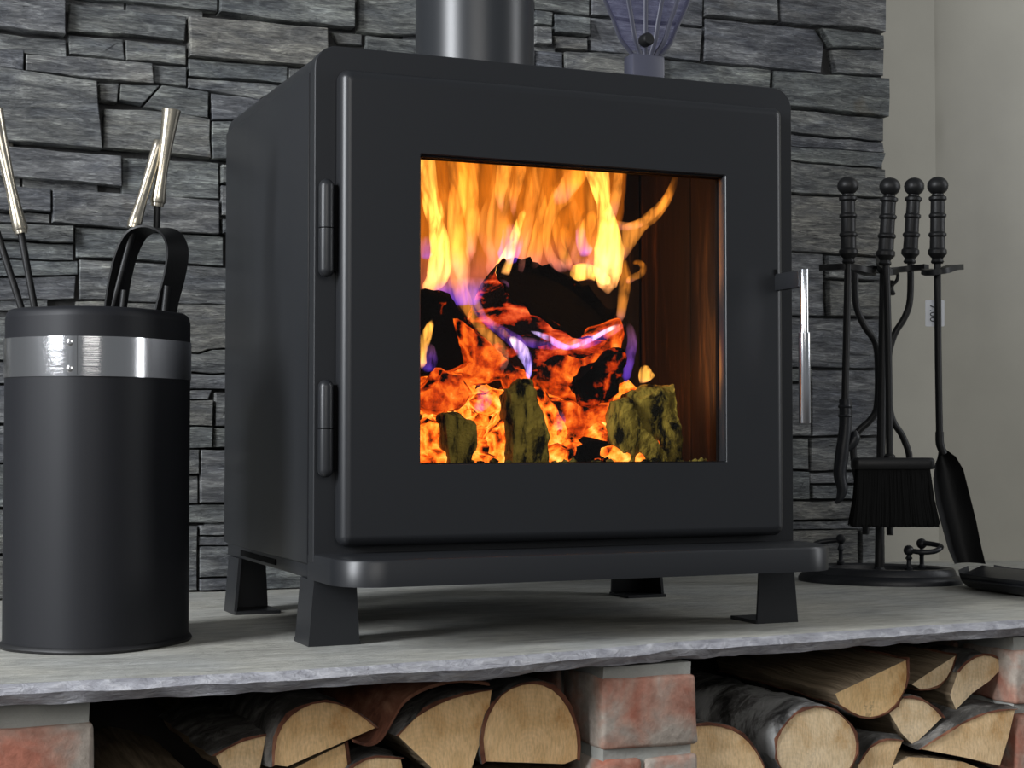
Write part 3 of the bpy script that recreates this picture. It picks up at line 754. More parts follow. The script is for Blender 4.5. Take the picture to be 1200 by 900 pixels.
# stump-like log on top, charred end towards us
ctr = onY(652, 352, 1.945); ax = (Vector((.25, -.62, .74))).normalized(); hA = Vector((1, 0, -.16)); hA = (hA - ax * hA.dot(ax)).normalized(); hB = ax.cross(hA)
def ring_l(d, r, jag, seg=64):
    out_ = []
    for q in range(seg):
        t = 2 * math.pi * q / seg; p = ctr + ax * d
        rr = r * (1 + .06 * nz((math.cos(t), math.sin(t), d * 9), 2.5) + .025 * nz((math.cos(t), math.sin(t), d * 20), 11))
        e = jag * abs(nz((math.cos(t) * 3, math.sin(t) * 3, 2), 5)) * 1.8
        out_.append(p + hA * (rr * math.cos(t)) + hB * (rr * .92 * math.sin(t)) + ax * e)
    return out_
RL = .090
lg = empty('burning_log', ctr - ax * .11, 'thick charred log end resting on top of the fire', 'burning log', G)
v, f = loft([ring_l(-.012, RL * .55, 0), ring_l(-.010, RL * .9, .0), ring_l(.0, RL * .97, .012), ring_l(.0, RL * 1.0, .010)], True, False); make('charred_end', v, f, M['char'], lg, sharp=30)
v, f = loft([ring_l(.0, RL * 1.005, .008), ring_l(-.03, RL * 1.04, 0), ring_l(-.06, RL * 1.04, 0), ring_l(-.09, RL * .98, 0), ring_l(-.12, RL * .85, 0)], False, True); make('bark', v, f, M['char_bark'], lg, sharp=60)

lump('burning_log', [(470, 345), (500, 338), (530, 342), (548, 375), (565, 405), (560, 428), (520, 440), (470, 440)], 1.93, .12, M['char'], 'charred black log at the left of the fire', 'burning log', .005, group=G)
lump('burning_log', [(538, 372), (560, 388), (590, 412), (612, 440), (560, 448), (528, 438), (552, 425)], 1.905, .08, M['glow'], 'orange glowing slab beside the charred left log', 'burning log', .005, group=G)
lump('burning_log', [(632, 425), (660, 402), (700, 385), (728, 376), (736, 390), (733, 420), (720, 470), (700, 478), (672, 470), (650, 462), (630, 445)], 1.905, .07, M['glow'], 'red-hot block propping up the charred log end', 'burning log', .006, group=G)
lump('charred_flake', [(668, 450), (690, 428), (715, 412), (733, 410), (731, 440), (726, 462), (700, 478), (682, 476)], 1.885, .018, M['char_edge'], 'black triangular flake in front of the red-hot block', 'charred flake', .008, 30, group=G)
lump('burning_log', [(648, 468), (690, 478), (728, 470), (724, 500), (715, 520), (690, 512), (660, 520), (645, 495)], 1.895, .06, M['glow'], 'glowing cracked wood low in the middle of the fire', 'burning log', .005, group=G)
lump('wood_chunk', [(594, 455), (612, 443), (624, 448), (634, 475), (643, 510), (646, 556), (596, 556), (597, 500)], 1.852, .032, M['olive'], 'upright olive-brown wood chunk at the front of the fire', 'wood chunk', .0055, 30, group=G, grain=(1.9, 1.9, .7), cuts=4)
lump('wood_chunk', [(519, 484), (540, 484), (560, 497), (562, 520), (546, 556), (526, 556), (520, 520)], 1.848, .03, M['olive'], 'small grooved olive chunk at the front left of the fire', 'wood chunk', .004, 34, group=G, grain=(1.9, 1.9, .7), cuts=4)
lump('wood_chunk', [(745, 462), (766, 452), (792, 451), (795, 480), (803, 520), (806, 556), (770, 556), (757, 515), (745, 490)], 1.868, .07, M['olive'], 'grooved end of the olive log at the right of the fire', 'wood chunk', .005, 30, group=G, grain=(1.9, 1.9, .7), cuts=4)
lump('wood_chunk', [(722, 470), (742, 466), (758, 500), (782, 530), (790, 556), (740, 556), (722, 530), (718, 500)], 1.858, .04, M['olive'], 'slanting brown splinter left of the grooved olive log', 'wood chunk', .0045, 30, group=G, grain=(1.9, 1.9, .7), cuts=4)
lump('ember', [(668, 545), (672, 522), (690, 512), (715, 516), (726, 540), (724, 556), (670, 556)], 1.862, .03, M['char'], 'dark rounded coal at the bottom centre of the fire', 'ember', .004, group=G)
lump('ember', [(612, 452), (640, 455), (655, 480), (672, 512), (664, 556), (640, 556), (640, 500), (625, 470)], 1.885, .05, M['hot'], 'yellow-hot arch of coal right of the upright chunk', 'ember', .006, group=G)
lump('ember', [(490, 500), (505, 488), (516, 492), (522, 520), (530, 556), (485, 556)], 1.868, .05, M['hot'], 'bright coal in the front left corner of the fire', 'ember', .005, group=G)
lump('ember', [(560, 556), (562, 530), (580, 500), (596, 480), (600, 556)], 1.872, .05, M['hot'], 'bright coal between the two olive chunks', 'ember', .006, group=G)
lump('ember', [(486, 462), (506, 452), (520, 432), (545, 436), (552, 460), (540, 480), (510, 486), (488, 478)], 1.895, .05, M['glow'], 'crusty glowing coal above the left olive chunk', 'ember', .007, 30, group=G)
lump('ember', [(556, 470), (580, 456), (598, 460), (592, 482), (566, 484)], 1.89, .03, M['hot'], 'small yellow coal left of the upright chunk', 'ember', .005, 34, group=G)
lump('ember', [(595, 440), (605, 432), (618, 434), (625, 450), (610, 462), (598, 456)], 1.90, .03, M['glow'], 'small orange coal behind the upright chunk', 'ember', .005, 34, group=G)
lump('ember', [(640, 540), (655, 520), (672, 522), (672, 556), (640, 556)], 1.866, .03, M['glow'], 'crumbly coal left of the dark rounded coal', 'ember', .005, 34, group=G)
# bed of coals and ash crumbs: uncountable
def crumbs(name, nn, x0, x1, y0, y1, ztop, rmin, rmax, mat, label, cat):
    V, F_ = [], []
    ico = bmesh.new(); bmesh.ops.create_icosphere(ico, subdivisions=1, radius=1); ico.verts.index_update()
    iv = [v.co.copy() for v in ico.verts]; iff = [[v.index for v in q.verts] for q in ico.faces]; ico.free()
    for _ in range(nn):
        x, y = random.uniform(x0, x1), random.uniform(y0, y1); u = (y - y0) / (y1 - y0)
        c = Vector((x, y, BZ0 + random.uniform(0, 1) * ztop(u))); r = random.uniform(rmin, rmax); k = len(V); o_ = random.random() * 50
        for p in iv: V.append(c + Vector((p.x * random.uniform(.8, 1.4), p.y, p.z * random.uniform(.6, 1.1))) * (r * (1 + .5 * nz(p, 1.4, o_))))
        F_ += [[i + k for i in q] for q in iff]
    o = make(name, V, F_, mat, None, Vector(((x0 + x1) / 2, (y0 + y1) / 2, BZ0)), False); tag(o, label, cat, None, 'stuff'); return o
crumbs('ember_bed', 520, BX0 + .04, BX1 - .10, 1.865, BY1 - .02, lambda u: .045 + .085 * math.sin(min(u * 1.6, 1) * 1.6), .008, .021, M['hot'], 'bed of glowing orange coals under the burning wood', 'embers')
crumbs('ash_crumbs', 420, BX0 + .01, BX1 - .02, 1.838, 1.866, lambda u: .026, .0028, .0065, M['crumb'], 'mossy-looking ash crumbs along the bottom of the window', 'ash')

# flames: closed tongues of glowing gas
flm = empty('fire_flames', ((BX0 + BX1) / 2, 1.99, BZ0 + .1), 'tall yellow and orange flames with violet bases behind the glass', 'flames')
def flame(path, Y, dt, mat, sub=6, seg=16, dy=0.0):
    pts = [onY(x, y, Y + dy * i) for i, (x, y, hw) in enumerate(path)]
    HW = [hw * 2.1 / FPX for _, _, hw in path]
    c = catmull(pts, sub); n_ = len(c); loops = []
    fr_ = frames(c, Vector((0, 1, 0)))
    for i, p in enumerate(c):
        u = i / (n_ - 1) * (len(HW) - 1); k = min(int(u), len(HW) - 2); h = HW[k] + (HW[k + 1] - HW[k]) * (u - k)
        tfac = min(1, i / 2.0 + .15, (n_ - 1 - i) / 2.0 + .1)
        a, b_ = fr_[i]; h *= tfac
        h *= 1 + .22 * nz(p, 38, Y * 9)
        d_ = min(dt, h * 1.1 + .002) * tfac
        loops.append([p + a * (h * math.cos(t)) + b_ * (d_ * math.sin(t)) for t in [2 * math.pi * q / seg for q in range(seg)]])
    v, f = loft(loops)
    o = make('flame_tongue', v, f, mat, flm, sum(pts, Vector()) / len(pts)); return o
FL = [
 # thin burning gas filling the left and centre
 ([(500, 350, 26), (515, 300, 34), (520, 240, 36), (515, 152, 34)], 2.06, .05, 'fl_dim'),
 ([(560, 345, 30), (570, 290, 42), (575, 235, 42), (570, 148, 40)], 2.08, .05, 'fl_dim'),
 ([(625, 330, 30), (635, 280, 40), (645, 230, 42), (650, 148, 42)], 2.08, .05, 'fl_dim'),
 ([(690, 330, 30), (695, 285, 34), (700, 235, 36), (705, 148, 36)], 2.07, .05, 'fl_dim'),
 # left, beyond the window edge too
 ([(440, 350, 26), (452, 300, 30), (450, 240, 30), (455, 160, 26)], 2.06, .05, 'fl_dim'),
 ([(462, 345, 8), (470, 305, 14), (462, 260, 12), (470, 205, 9)], 2.02, .010, 'fl_mid'),
 ([(425, 345, 6), (432, 305, 10), (428, 260, 8), (436, 225, 5)], 2.03, .010, 'fl_veil'),
 ([(496, 345, 6), (512, 325, 14), (516, 295, 13), (511, 260, 11), (503, 220, 11), (496, 148, 11)], 1.99, .010, 'fl_hot'),
 ([(540, 345, 10), (534, 310, 15), (528, 270, 10), (522, 235, 7), (518, 205, 4)], 2.00, .010, 'fl_veil'),
 ([(545, 345, 8), (540, 300, 10), (534, 262, 12), (537, 220, 11), (531, 148, 11)], 2.03, .012, 'fl_mid'),
 ([(550, 310, 5), (554, 265, 9), (549, 220, 13), (556, 148, 13)], 2.05, .013, 'fl_mid'),
 # middle
 ([(582, 330, 13), (592, 308, 10), (601, 284, 6), (608, 262, 5), (615, 244, 3)], 1.985, .007, 'fl_hot'),
 ([(603, 310, 12), (612, 280, 11), (621, 245, 8), (628, 215, 7), (638, 148, 8)], 2.0, .008, 'fl_veil'),
 ([(576, 330, 12), (586, 290, 18), (584, 250, 15), (592, 210, 11), (600, 148, 9)], 2.03, .012, 'fl_veil'),
 ([(588, 250, 2), (586, 228, 6), (590, 205, 9), (596, 148, 11)], 2.01, .009, 'fl_mid'),
 ([(602, 255, 2), (602, 232, 5), (608, 208, 7), (617, 148, 8)], 1.995, .008, 'fl_mid'),
 ([(622, 318, 9), (628, 292, 9), (632, 265, 6), (640, 240, 6), (652, 215, 7)], 2.01, .008, 'fl_mid'),
 ([(664, 318, 6), (648, 305, 6), (641, 286, 5), (642, 264, 6), (649, 244, 9), (660, 226, 13), (672, 210, 14), (682, 194, 11)], 1.98, .008, 'fl_mid'),
 ([(668, 318, 8), (660, 296, 7), (652, 270, 5), (654, 248, 4)], 1.99, .007, 'fl_mid'),
 ([(690, 316, 9), (676, 300, 8), (664, 280, 7), (660, 262, 4)], 1.995, .007, 'fl_veil'),
 ([(650, 240, 10), (668, 215, 13), (680, 190, 13), (684, 148, 12)], 2.03, .012, 'fl_veil'),
 # right, brightest
 ([(712, 345, 8), (712, 318, 20), (714, 292, 20), (712, 264, 13), (707, 238, 8), (703, 215, 13), (698, 190, 19), (696, 148, 21)], 1.99, .013, 'fl_hot'),
 ([(713, 262, 6), (719, 240, 7), (724, 212, 6), (727, 148, 7)], 2.02, .011, 'fl_mid'),
 ([(704, 310, 16), (718, 294, 21), (735, 277, 15), (751, 264, 9), (768, 250, 8), (781, 234, 6), (789, 216, 4), (792, 202, 2)], 1.97, .008, 'fl_mid'),
 ([(708, 262, 9), (722, 264, 7), (740, 265, 5), (758, 257, 5), (774, 243, 4), (786, 224, 3)], 1.965, .006, 'fl_mid'),
 ([(668, 322, 10), (686, 318, 11), (700, 322, 10), (716, 334, 6)], 2.00, .010, 'fl_hot'),
 ([(690, 300, 10), (684, 284, 9), (690, 262, 8), (698, 245, 5)], 2.00, .009, 'fl_mid'),
 ([(726, 380, 4), (730, 350, 8), (732, 325, 9), (726, 300, 11)], 1.96, .007, 'fl_mid'),
 ([(734, 332, 4), (742, 325, 5), (751, 321, 5), (754, 313, 4), (748, 307, 3), (741, 309, 2)], 1.95, .005, 'fl_mid'),
 # front licks curling over the wood
 ([(588, 436, 3), (592, 420, 5), (588, 408, 6), (576, 396, 6), (562, 382, 6), (549, 362, 7), (540, 340, 10), (536, 312, 12), (534, 285, 6)], 1.885, .006, 'fl_mid'),
 ([(620, 442, 3), (618, 420, 6), (606, 402, 9), (590, 390, 7), (566, 372, 5), (553, 345, 8), (548, 322, 8)], 1.88, .006, 'fl_vio'),
 ([(600, 398, 3), (588, 388, 4), (572, 374, 4), (558, 355, 4), (552, 335, 5)], 1.875, .005, 'fl_veil'),
 ([(619, 446, 2), (619, 430, 4), (612, 412, 8), (603, 400, 5), (598, 394, 2)], 1.872, .006, 'fl_blue'),
 ([(602, 397, 4), (625, 402, 6), (650, 406, 4), (658, 402, 3)], 1.87, .005, 'fl_vio'),
 ([(622, 388, 2), (642, 396, 4), (655, 404, 4), (668, 407, 3), (690, 399, 3), (712, 387, 3), (728, 380, 2)], 1.862, .004, 'fl_blue'),
 ([(660, 406, 6), (690, 400, 8), (715, 388, 7), (732, 380, 3)], 1.868, .006, 'fl_vio'),
 ([(733, 450, 4), (736, 425, 7), (741, 400, 6), (736, 376, 3)], 1.90, .008, 'fl_vio'),
 ([(760, 447, 11), (757, 440, 9), (756, 434, 6), (755, 427, 2)], 1.885, .009, 'fl_hot'),
 ([(494, 432, 7), (494, 412, 6), (500, 392, 6), (507, 374, 3)], 1.90, .007, 'fl_hot'),
 ([(505, 345, 14), (540, 342, 18), (575, 340, 16), (600, 335, 8)], 1.97, .016, 'fl_vio'),
 ([(590, 310, 14), (600, 285, 14), (598, 260, 10)], 1.985, .012, 'fl_vio'),
 ([(690, 300, 10), (682, 285, 8), (680, 262, 6)], 1.985, .010, 'fl_vio'),
 ([(500, 305, 8), (498, 290, 9), (500, 275, 5)], 1.975, .010, 'fl_vio'),
 ([(498, 436, 9), (503, 420, 11), (500, 400, 6)], 1.895, .006, 'fl_vio'),
 ([(556, 482, 6), (568, 468, 9), (560, 448, 5)], 1.88, .006, 'fl_vio'),
 ([(652, 505, 7), (656, 492, 8), (654, 480, 4)], 1.88, .006, 'fl_vio'),
]
random.seed(8)
for k in range(9):
    x = 505 + 215 * (k + random.random()) / 9; y0 = random.uniform(300, 338); w0 = random.uniform(3, 7); s1, s2 = random.uniform(-14, 14), random.uniform(-16, 20)
    FL.append(([(x, y0, w0), (x + s1, y0 - 42, w0 * 1.3), (x + s1 * .3 + s2 * .5, y0 - 85, w0), (x + s2, max(152, y0 - random.uniform(110, 160)), w0 * .7)], random.uniform(1.99, 2.07), .007, 'fl_veil'))
for path, Y, dt, mk in FL: flame(path, Y, dt, M[mk])
fl_l = bpy.data.lights.new('fire_glow', 'POINT'); fl_l.energy = .4; fl_l.color = (1, .36, .06); fl_l.shadow_soft_size = .05
flo = bpy.data.objects.new('fire_glow', fl_l); COL.objects.link(flo); flo.location = onY(775, 440, 1.935)

# ================================================================== FIREWOOD
random.seed(21)
def log(poly, bark_run, Y, length, end, label, drift=(0, 0), bm_='bark', cat='log', skew=0.0, taper=.95):
    """poly: outline of the sawn end (pixels on plane Y); bark_run: (first, last) outline index covered by bark"""
    P = [onY(x, y, Y) for x, y in poly]
    cx = sum(P, Vector()) / len(P); n0 = len(P); pts, isb = [], []
    def inrun(i):
        if bark_run is None: return False
        a, c = bark_run; return a <= i < c
    for i in range(n0):
        a, c = P[i], P[(i + 1) % n0]; k = max(1, int((c - a).length / .012))
        for q in range(k): pts.append(a.lerp(c, q / k)); isb.append(inrun(i))
    # round the outline a little where the bark is
    n = len(pts)
    for _ in range(5):
        new = []
        for i in range(n):
            if isb[i] and isb[i - 1]: new.append(pts[i] * .5 + (pts[i - 1] + pts[(i + 1) % n]) * .25)
            else: new.append(pts[i])
        pts = new
    root = empty('log', cx, label, cat, 'split logs stacked under the hearth')
    zl = min(p.z for p in pts)
    def lay(dy, s, amp):
        return [cx + (p - cx) * s + Vector((drift[0] * dy + nz(p + Vector((0, dy, 0)), 22) * amp, dy + (skew * (p.x - cx.x) if dy == 0 else 0), drift[1] * dy + nz(p + Vector((0, dy, 9)), 22) * amp)) for p in pts]
    ds = [0, .004] + [length * q / 14 for q in range(1, 15)]
    loops = [lay(d, (1 if d < .01 else 1 - (1 - taper) * d / length) * (.985 if d == 0 else 1), .0 if d < .01 else .004) for d in ds]
    v, f = loft(loops, False, False)
    fm_ = [1] * len(f)
    # end faces
    k = len(v); v = v + [cx + Vector((0, -.0005, 0)), cx + Vector((drift[0] * length, length, drift[1] * length))]
    for i in range(n):
        f.append([i, (i + 1) % n, k]); fm_.append(0); q = (len(ds) - 1) * n; f.append([q + i, q + (i + 1) % n, k + 1]); fm_.append(0)
    make('wood', v, f, None, root, cx, True, [M[end], M['split']], fm_, 30)
    if bark_run:
        idx = [i for i in range(n) if isb[i]]; idx.append((idx[-1] + 1) % n)
        V, F_, fmk = [], [], []; rows = []
        th = .0036
        for li, lp in enumerate(loops):
            d = ds[li]; row_o, row_i = [], []
            c_ = cx + Vector((drift[0] * d, d, drift[1] * d))
            for i in idx:
                p = lp[i]; o_ = p - c_; o_.y = 0; o_.normalize()
                t_ = max(.0012, th * (1 + .8 * nz(p, 75) + .8 * nz(p, 24, 3)))
                row_i.append(len(V)); V.append(p + o_ * .0002 + Vector((0, -.0022 + .0035 * nz(p, 70, 2) if li == 0 else 0, 0)))
                row_o.append(len(V)); V.append(p + o_ * t_ + Vector((0, -.001 + .004 * nz(p, 70, 5) if li == 0 else 0, 0)))
            rows.append((row_i, row_o))
        for (ai, ao), (bi, bo) in zip(rows, rows[1:]):
            for q in range(len(idx) - 1):
                F_.append([ao[q], ao[q + 1], bo[q + 1], bo[q]]); fmk.append(0)
                F_.append([ai[q], ai[q + 1], bi[q + 1], bi[q]]); fmk.append(1)
            F_.append([ai[0], ao[0], bo[0], bi[0]]); fmk.append(1); F_.append([ai[-1], ao[-1], bo[-1], bi[-1]]); fmk.append(1)
        for (ai, ao) in (rows[0], rows[-1]):
            for q in range(len(idx) - 1): F_.append([ai[q], ai[q + 1], ao[q + 1], ao[q]]); fmk.append(1)
        make('bark', V, F_, None, root, cx, True, [M[bm_], M['inner_bark']], fmk, 50)
    return root
# left bay
log([(110, 965), (128, 918), (175, 906), (235, 916), (262, 945), (250, 975)], (0, 0) and None, 1.78, .26, 'end_gold', 'weathered log lying low beside the left brick pier', (-.02, .03))
log([(206, 832), (220, 822), (242, 828), (240, 852), (232, 874), (215, 854)], None, 1.97, .14, 'split', 'small split stick deep in the shade of the left log stack')  # sawn end takes the darker split-wood colour as painted deep shade
log([(262, 905), (252, 885), (272, 868), (300, 862), (312, 862), (304, 905)], (1, 4), 1.735, .24, 'end_cream', 'small log with shaggy grey bark, left of the half-round log', (-.05, .02))
log([(336, 899), (320, 897), (316, 875), (326, 846), (348, 826), (380, 816), (412, 826), (441, 853)], (1, 7), 1.715, .27, 'end_gold', 'half-round log with curved grey bark on top in the left stack', (-.03, .0))
log([(322, 935), (345, 900), (385, 880), (404, 871), (412, 895), (408, 940)], (3, 5), 1.725, .26, 'end_gold', 'quarter log tucked under the half-round log')
log([(465, 862), (484, 840), (510, 822), (545, 812), (577, 808), (572, 842), (560, 880), (545, 925), (510, 905)], (0, 4), 1.712, .27, 'end_gold', 'wedge-shaped log with peeling bark next to the D-shaped log')
log([(568, 893), (561, 868), (568, 836), (585, 810), (610, 797), (638, 797), (660, 812), (675, 842), (683, 872), (677, 890), (662, 896)], (0, 9), 1.712, .28, 'end_gold', 'D-shaped log with a full sawn end left of the middle brick pier', (-.02, 0))
log([(412, 940), (405, 905), (425, 886), (452, 880), (470, 890), (480, 940)], (1, 4), 1.72, .22, 'end_cream', 'low log with mossy bark under the peeling wedge log', bm_='bark')
log([(560, 960), (562, 912), (610, 903), (668, 903), (680, 950)], None, 1.74, .24, 'end_gold', 'dark log under the D-shaped log')
# peeled bark curl on the wedge log
rows = []
for k in range(9):
    u = k / 8
    row = []
    for (x, y) in [(412, 868), (430, 873), (446, 866), (458, 845), (474, 822), (500, 806), (540, 798), (575, 802)]:
        p = onY(x, y - 2, 1.708); row.append(p + Vector((-.06 * u + .004 * nz(p, 30, u * 5), .14 * u, .006 * math.sin(u * 3) + .006 * u * (1 if x > 470 else -1))))
    rows.append(row)
V = []; F_ = []; fm_ = []
rows = [catmull(r, 3) for r in rows]; nr = len(rows[0])
for off in (0, .0035):
    for r in rows:
        for i, p in enumerate(r): V.append(p + Vector((.3 * off, 0, -off)))
K = len(rows) * nr
for a in range(len(rows) - 1):
    for i in range(nr - 1):
        q = [a * nr + i, a * nr + i + 1, (a + 1) * nr + i + 1, (a + 1) * nr + i]; F_.append(q); fm_.append(0); F_.append([K + t for t in q]); fm_.append(1)
for i in range(nr - 1):
    for a in (0, len(rows) - 1): F_.append([a * nr + i, a * nr + i + 1, K + a * nr + i + 1, K + a * nr + i]); fm_.append(1)
bc = make('bark_curl', V, F_, None, None, None, True, [M['inner_bark'], M['inner_bark']], fm_, 60); tag(bc, 'curl of loose reddish bark lying between two logs of the left stack', 'bark')
# right bay
log([(800, 915), (803, 852), (820, 847), (845, 848), (870, 857), (888, 878), (902, 915)], (1, 6), 1.70, .30, 'end_cream', 'log with a red bark rim right beside the middle brick pier', (-.02, .0), 'bark')
log([(905, 890), (906, 866), (918, 842), (942, 826), (968, 823), (992, 838), (1006, 858), (1008, 884), (998, 908), (965, 925), (925, 918)], (0, 11), 1.712, .34, 'end_pale', 'round birch log with mottled grey and white bark', (-.0, .01), 'birch')
log([(978, 813), (1020, 793), (1062, 773), (1067, 795), (1060, 818), (1042, 838), (1018, 846), (998, 840), (984, 826)], (2, 8), 1.735, .28, 'end_spot', 'half log with ringed, speckled end and flat top face', (-.03, .02))
log([(1068, 802), (1095, 784), (1120, 768), (1122, 788), (1112, 804), (1092, 811), (1078, 808)], (2, 6), 1.76, .26, 'end_pale', 'small half log with pale end, right of the ringed half log', (-.04, .01))
log([(1122, 788), (1126, 772), (1142, 763), (1162, 763), (1179, 778), (1160, 798), (1140, 812), (1120, 832), (1113, 815)], (0, 4), 1.75, .24, 'end_pale', 'narrow wedge log leaning at the top right of the stack', (-.03, .0))
log([(1042, 836), (1058, 818), (1072, 813), (1090, 821), (1104, 841), (1088, 857), (1070, 874), (1055, 858)], (1, 4), 1.735, .26, 'end_pale', 'four-sided split log below the two small top logs', (-.03, .01))
log([(1078, 878), (1098, 864), (1118, 854), (1145, 838), (1168, 831), (1190, 831), (1183, 862), (1172, 898), (1130, 888)], (0, 5), 1.715, .26, 'end_cream', 'wide split log with a wavy red bark rim at the lower right', (-.03, .03))
log([(1000, 930), (1006, 895), (1018, 872), (1038, 861), (1058, 868), (1048, 892), (1035, 930)], (1, 4), 1.722, .25, 'end_cream', 'small log with curved bark next to the round birch log', (-.03, .0))
log([(1040, 930), (1046, 897), (1064, 887), (1092, 888), (1130, 893), (1168, 908), (1160, 940)], None, 1.722, .25, 'end_cream', 'flat split log at the very bottom of the right stack', (-.02, 0))

# ================================================================== BUCKET
BC = Vector((.298, 1.942, 0)); BA, BB, BPH, BN, BH = .106, .092, math.radians(44), 2.5, .381
def sup(s, z, seg=72, dr=0.0):
    out_ = []
    for q in range(seg):
        t = 2 * math.pi * q / seg
        c_, s_ = math.cos(t), math.sin(t)
        x = math.copysign(abs(c_) ** (2 / BN), c_) * (BA * s + dr); y = math.copysign(abs(s_) ** (2 / BN), s_) * (BB * s + dr)
        out_.append(BC + Vector((x * math.cos(BPH) - y * math.sin(BPH), x * math.sin(BPH) + y * math.cos(BPH), z)))
    return out_
bk = empty('coal_bucket', BC, 'tall black oval bucket with a steel band, left of the stove', 'bucket')
lp = [sup(1, .004), sup(1, BH - .010), sup(1, BH - .010, dr=-.0004), sup(1, BH - .005, dr=-.0012), sup(1, BH - .0015, dr=-.0035), sup(1, BH, dr=-.006), sup(1, BH - .001, dr=-.008), sup(1, BH - .004, dr=-.0092), sup(1, .010, dr=-.0092)]
v, f = loft(lp, True, True); make('body', v, f, M['bucket'], bk)
lp = [sup(1, 0, dr=.000), sup(1, .0, dr=.0022), sup(1, .003, dr=.0036), sup(1, .006, dr=.0022), sup(1, .0075, dr=-.0004)]
v, f = loft(lp, True, False); make('base_rim', v, f, M['rubber'], bk)
ZB0, ZB1 = .3035, .3475
lp = [sup(1, ZB0, dr=.0002), sup(1, ZB0, dr=.0012), sup(1, ZB1, dr=.0012), sup(1, ZB1, dr=.0002)]
v, f = loft(lp, False, False); band = make('steel_band', v, f, M['band'], bk)
def bucket_hit(x, y):
    # first point of the bucket wall along the pixel's ray
    d = ray(x, y).normalized(); 
    for k in range(2000):
        p = CAM + d * (1.6 + k * .0003); q = p - BC
        u = q.x * math.cos(BPH) + q.y * math.sin(BPH); v_ = -q.x * math.sin(BPH) + q.y * math.cos(BPH)
        if abs(u / (BA + .0012)) ** BN + abs(v_ / (BB + .0012)) ** BN < 1: return p
for y in (401, 432):
    p = bucket_hit(82, y); nrm = Vector((p.x - BC.x, p.y - BC.y, 0)).normalized()
    lathe('rivet', [(0, 0), (.0048, 0), (.0046, .0012), (.003, .0022), (.0016, .0024), (.0014, .0012), (0, .0012)], p - nrm * .0006, M['steel'], band, axis=nrm)
p0 = bucket_hit(75, 416); 
# lapped end of the band
Vv, Ff = [], []
for k in range(7):
    x = 75 + k * 2.6
    for y in (393.5, 438.5):
        p = bucket_hit(x, y); nrm = Vector((p.x - BC.x, p.y - BC.y, 0)).normalized(); Vv += [p + nrm * .0001, p + nrm * .0009]
for k in range(6):
    a = k * 4; b2 = a + 4
    Ff += [[a + 1, a + 3, b2 + 3, b2 + 1], [a, a + 1, b2 + 1, b2], [a + 2, b2 + 2, b2 + 3, a + 3]]
Ff.append([0, 2, 3, 1])
make('band_overlap', Vv, Ff, M['band'], band)

# tools in the bucket
def hourglass(L, r0, rm, r1): 
    pr = [(0, 0), (r0 * .92, 0), (r0, .002)]
    for k in range(1, 12):
        u = k / 12; r = rm + (r0 - rm) * max(0, 1 - u / .35) ** 1.3 if u < .35 else rm + (r1 - rm) * ((u - .35) / .65) ** 1.4
        pr.append((r, u * L))
    return pr + [(r1, L - .001), (r1 * .94, L), (r1 * .8, L - .003), (0, L - .004)]
def bucket_tool(name, top, joint, foot, D, label, cat, rrod=.0042, r0=.0092, rm=.0062, r1=.0112, drop=.0, D2=None, hmat='champagne'):
    D2 = D2 or D
    pt, pj, pf = atD(*top, D2), atD(*joint, D), atD(*foot, D)
    root = empty(name, pf, label, cat, 'fire tools in the bucket'); ax_ = (pt - pj)
    lathe('handle', hourglass(ax_.length, r0, rm, r1), pj, M[hmat], root, axis=ax_, seg=28)
    lathe('ferrule', [(0, -.004), (.0075, -.004), (.0078, .0), (.0078, .003), (0, .003)], pj, M[hmat], root, axis=ax_)
    dn = (pf - pj).normalized(); low = pf + dn * drop
    tube('rod', [pj, low], rrod, M['iron'], root, 12, 2)
    return root, low
bucket_tool('fire_poker', (-8, 128), (24, 270), (40, 358), 1.93, 'fire tool with a tapered steel handle and black rod at the left picture edge', 'fire tool', drop=.26)
bucket_tool('fire_poker', (-44, 135), (-8, 258), (24, 358), 1.95, 'black tool rod crossing behind the leftmost steel handle', 'fire tool', drop=.22)
bucket_tool('fire_poker', (187, 166), (157, 264), (133, 356), 1.925, 'fire tool with the shorter, leaning steel handle in the bucket', 'fire tool', drop=.20, r0=.0085, r1=.0075, D2=1.95)
tg, low = bucket_tool('fire_tongs', (201, 128), (184.5, 238), (183.5, 268), 1.945, 'bucket tongs with an arched black strap and a tall slant-cut steel handle', 'fire tool', drop=0)
arch = [(131, 400), (136, 356), (141, 325), (149, 295), (161, 275), (180, 268), (199, 274), (208, 292), (205, 320), (196, 356), (188, 400)]
path = catmull([atD(x, y, 1.93 if i < 6 else 1.93) for i, (x, y) in enumerate(arch)], 5)
wdir = (FW * .8 + RT * .55).normalized(); loops = []
for p, (a, b_) in zip(path, frames(path, wdir)):
    t_, w_ = .0014, .0165
    loops.append([p + a * t_ + b_ * w_, p - a * t_ + b_ * w_, p - a * t_ - b_ * w_, p + a * t_ - b_ * w_])
v, f = loft(loops); make('strap', v, f, M['iron'], tg, sharp=30)
for (x, y), (x2, y2), yy in (((146, 340), (139, 400), 1.92), ((196, 335), (189, 400), 1.92)):
    p, q = atD(x, y, yy), atD(x2, y2, yy); tube('tong_arm', [p, q + (q - p).normalized() * .12], .0042, M['iron'], tg, 10, 2)

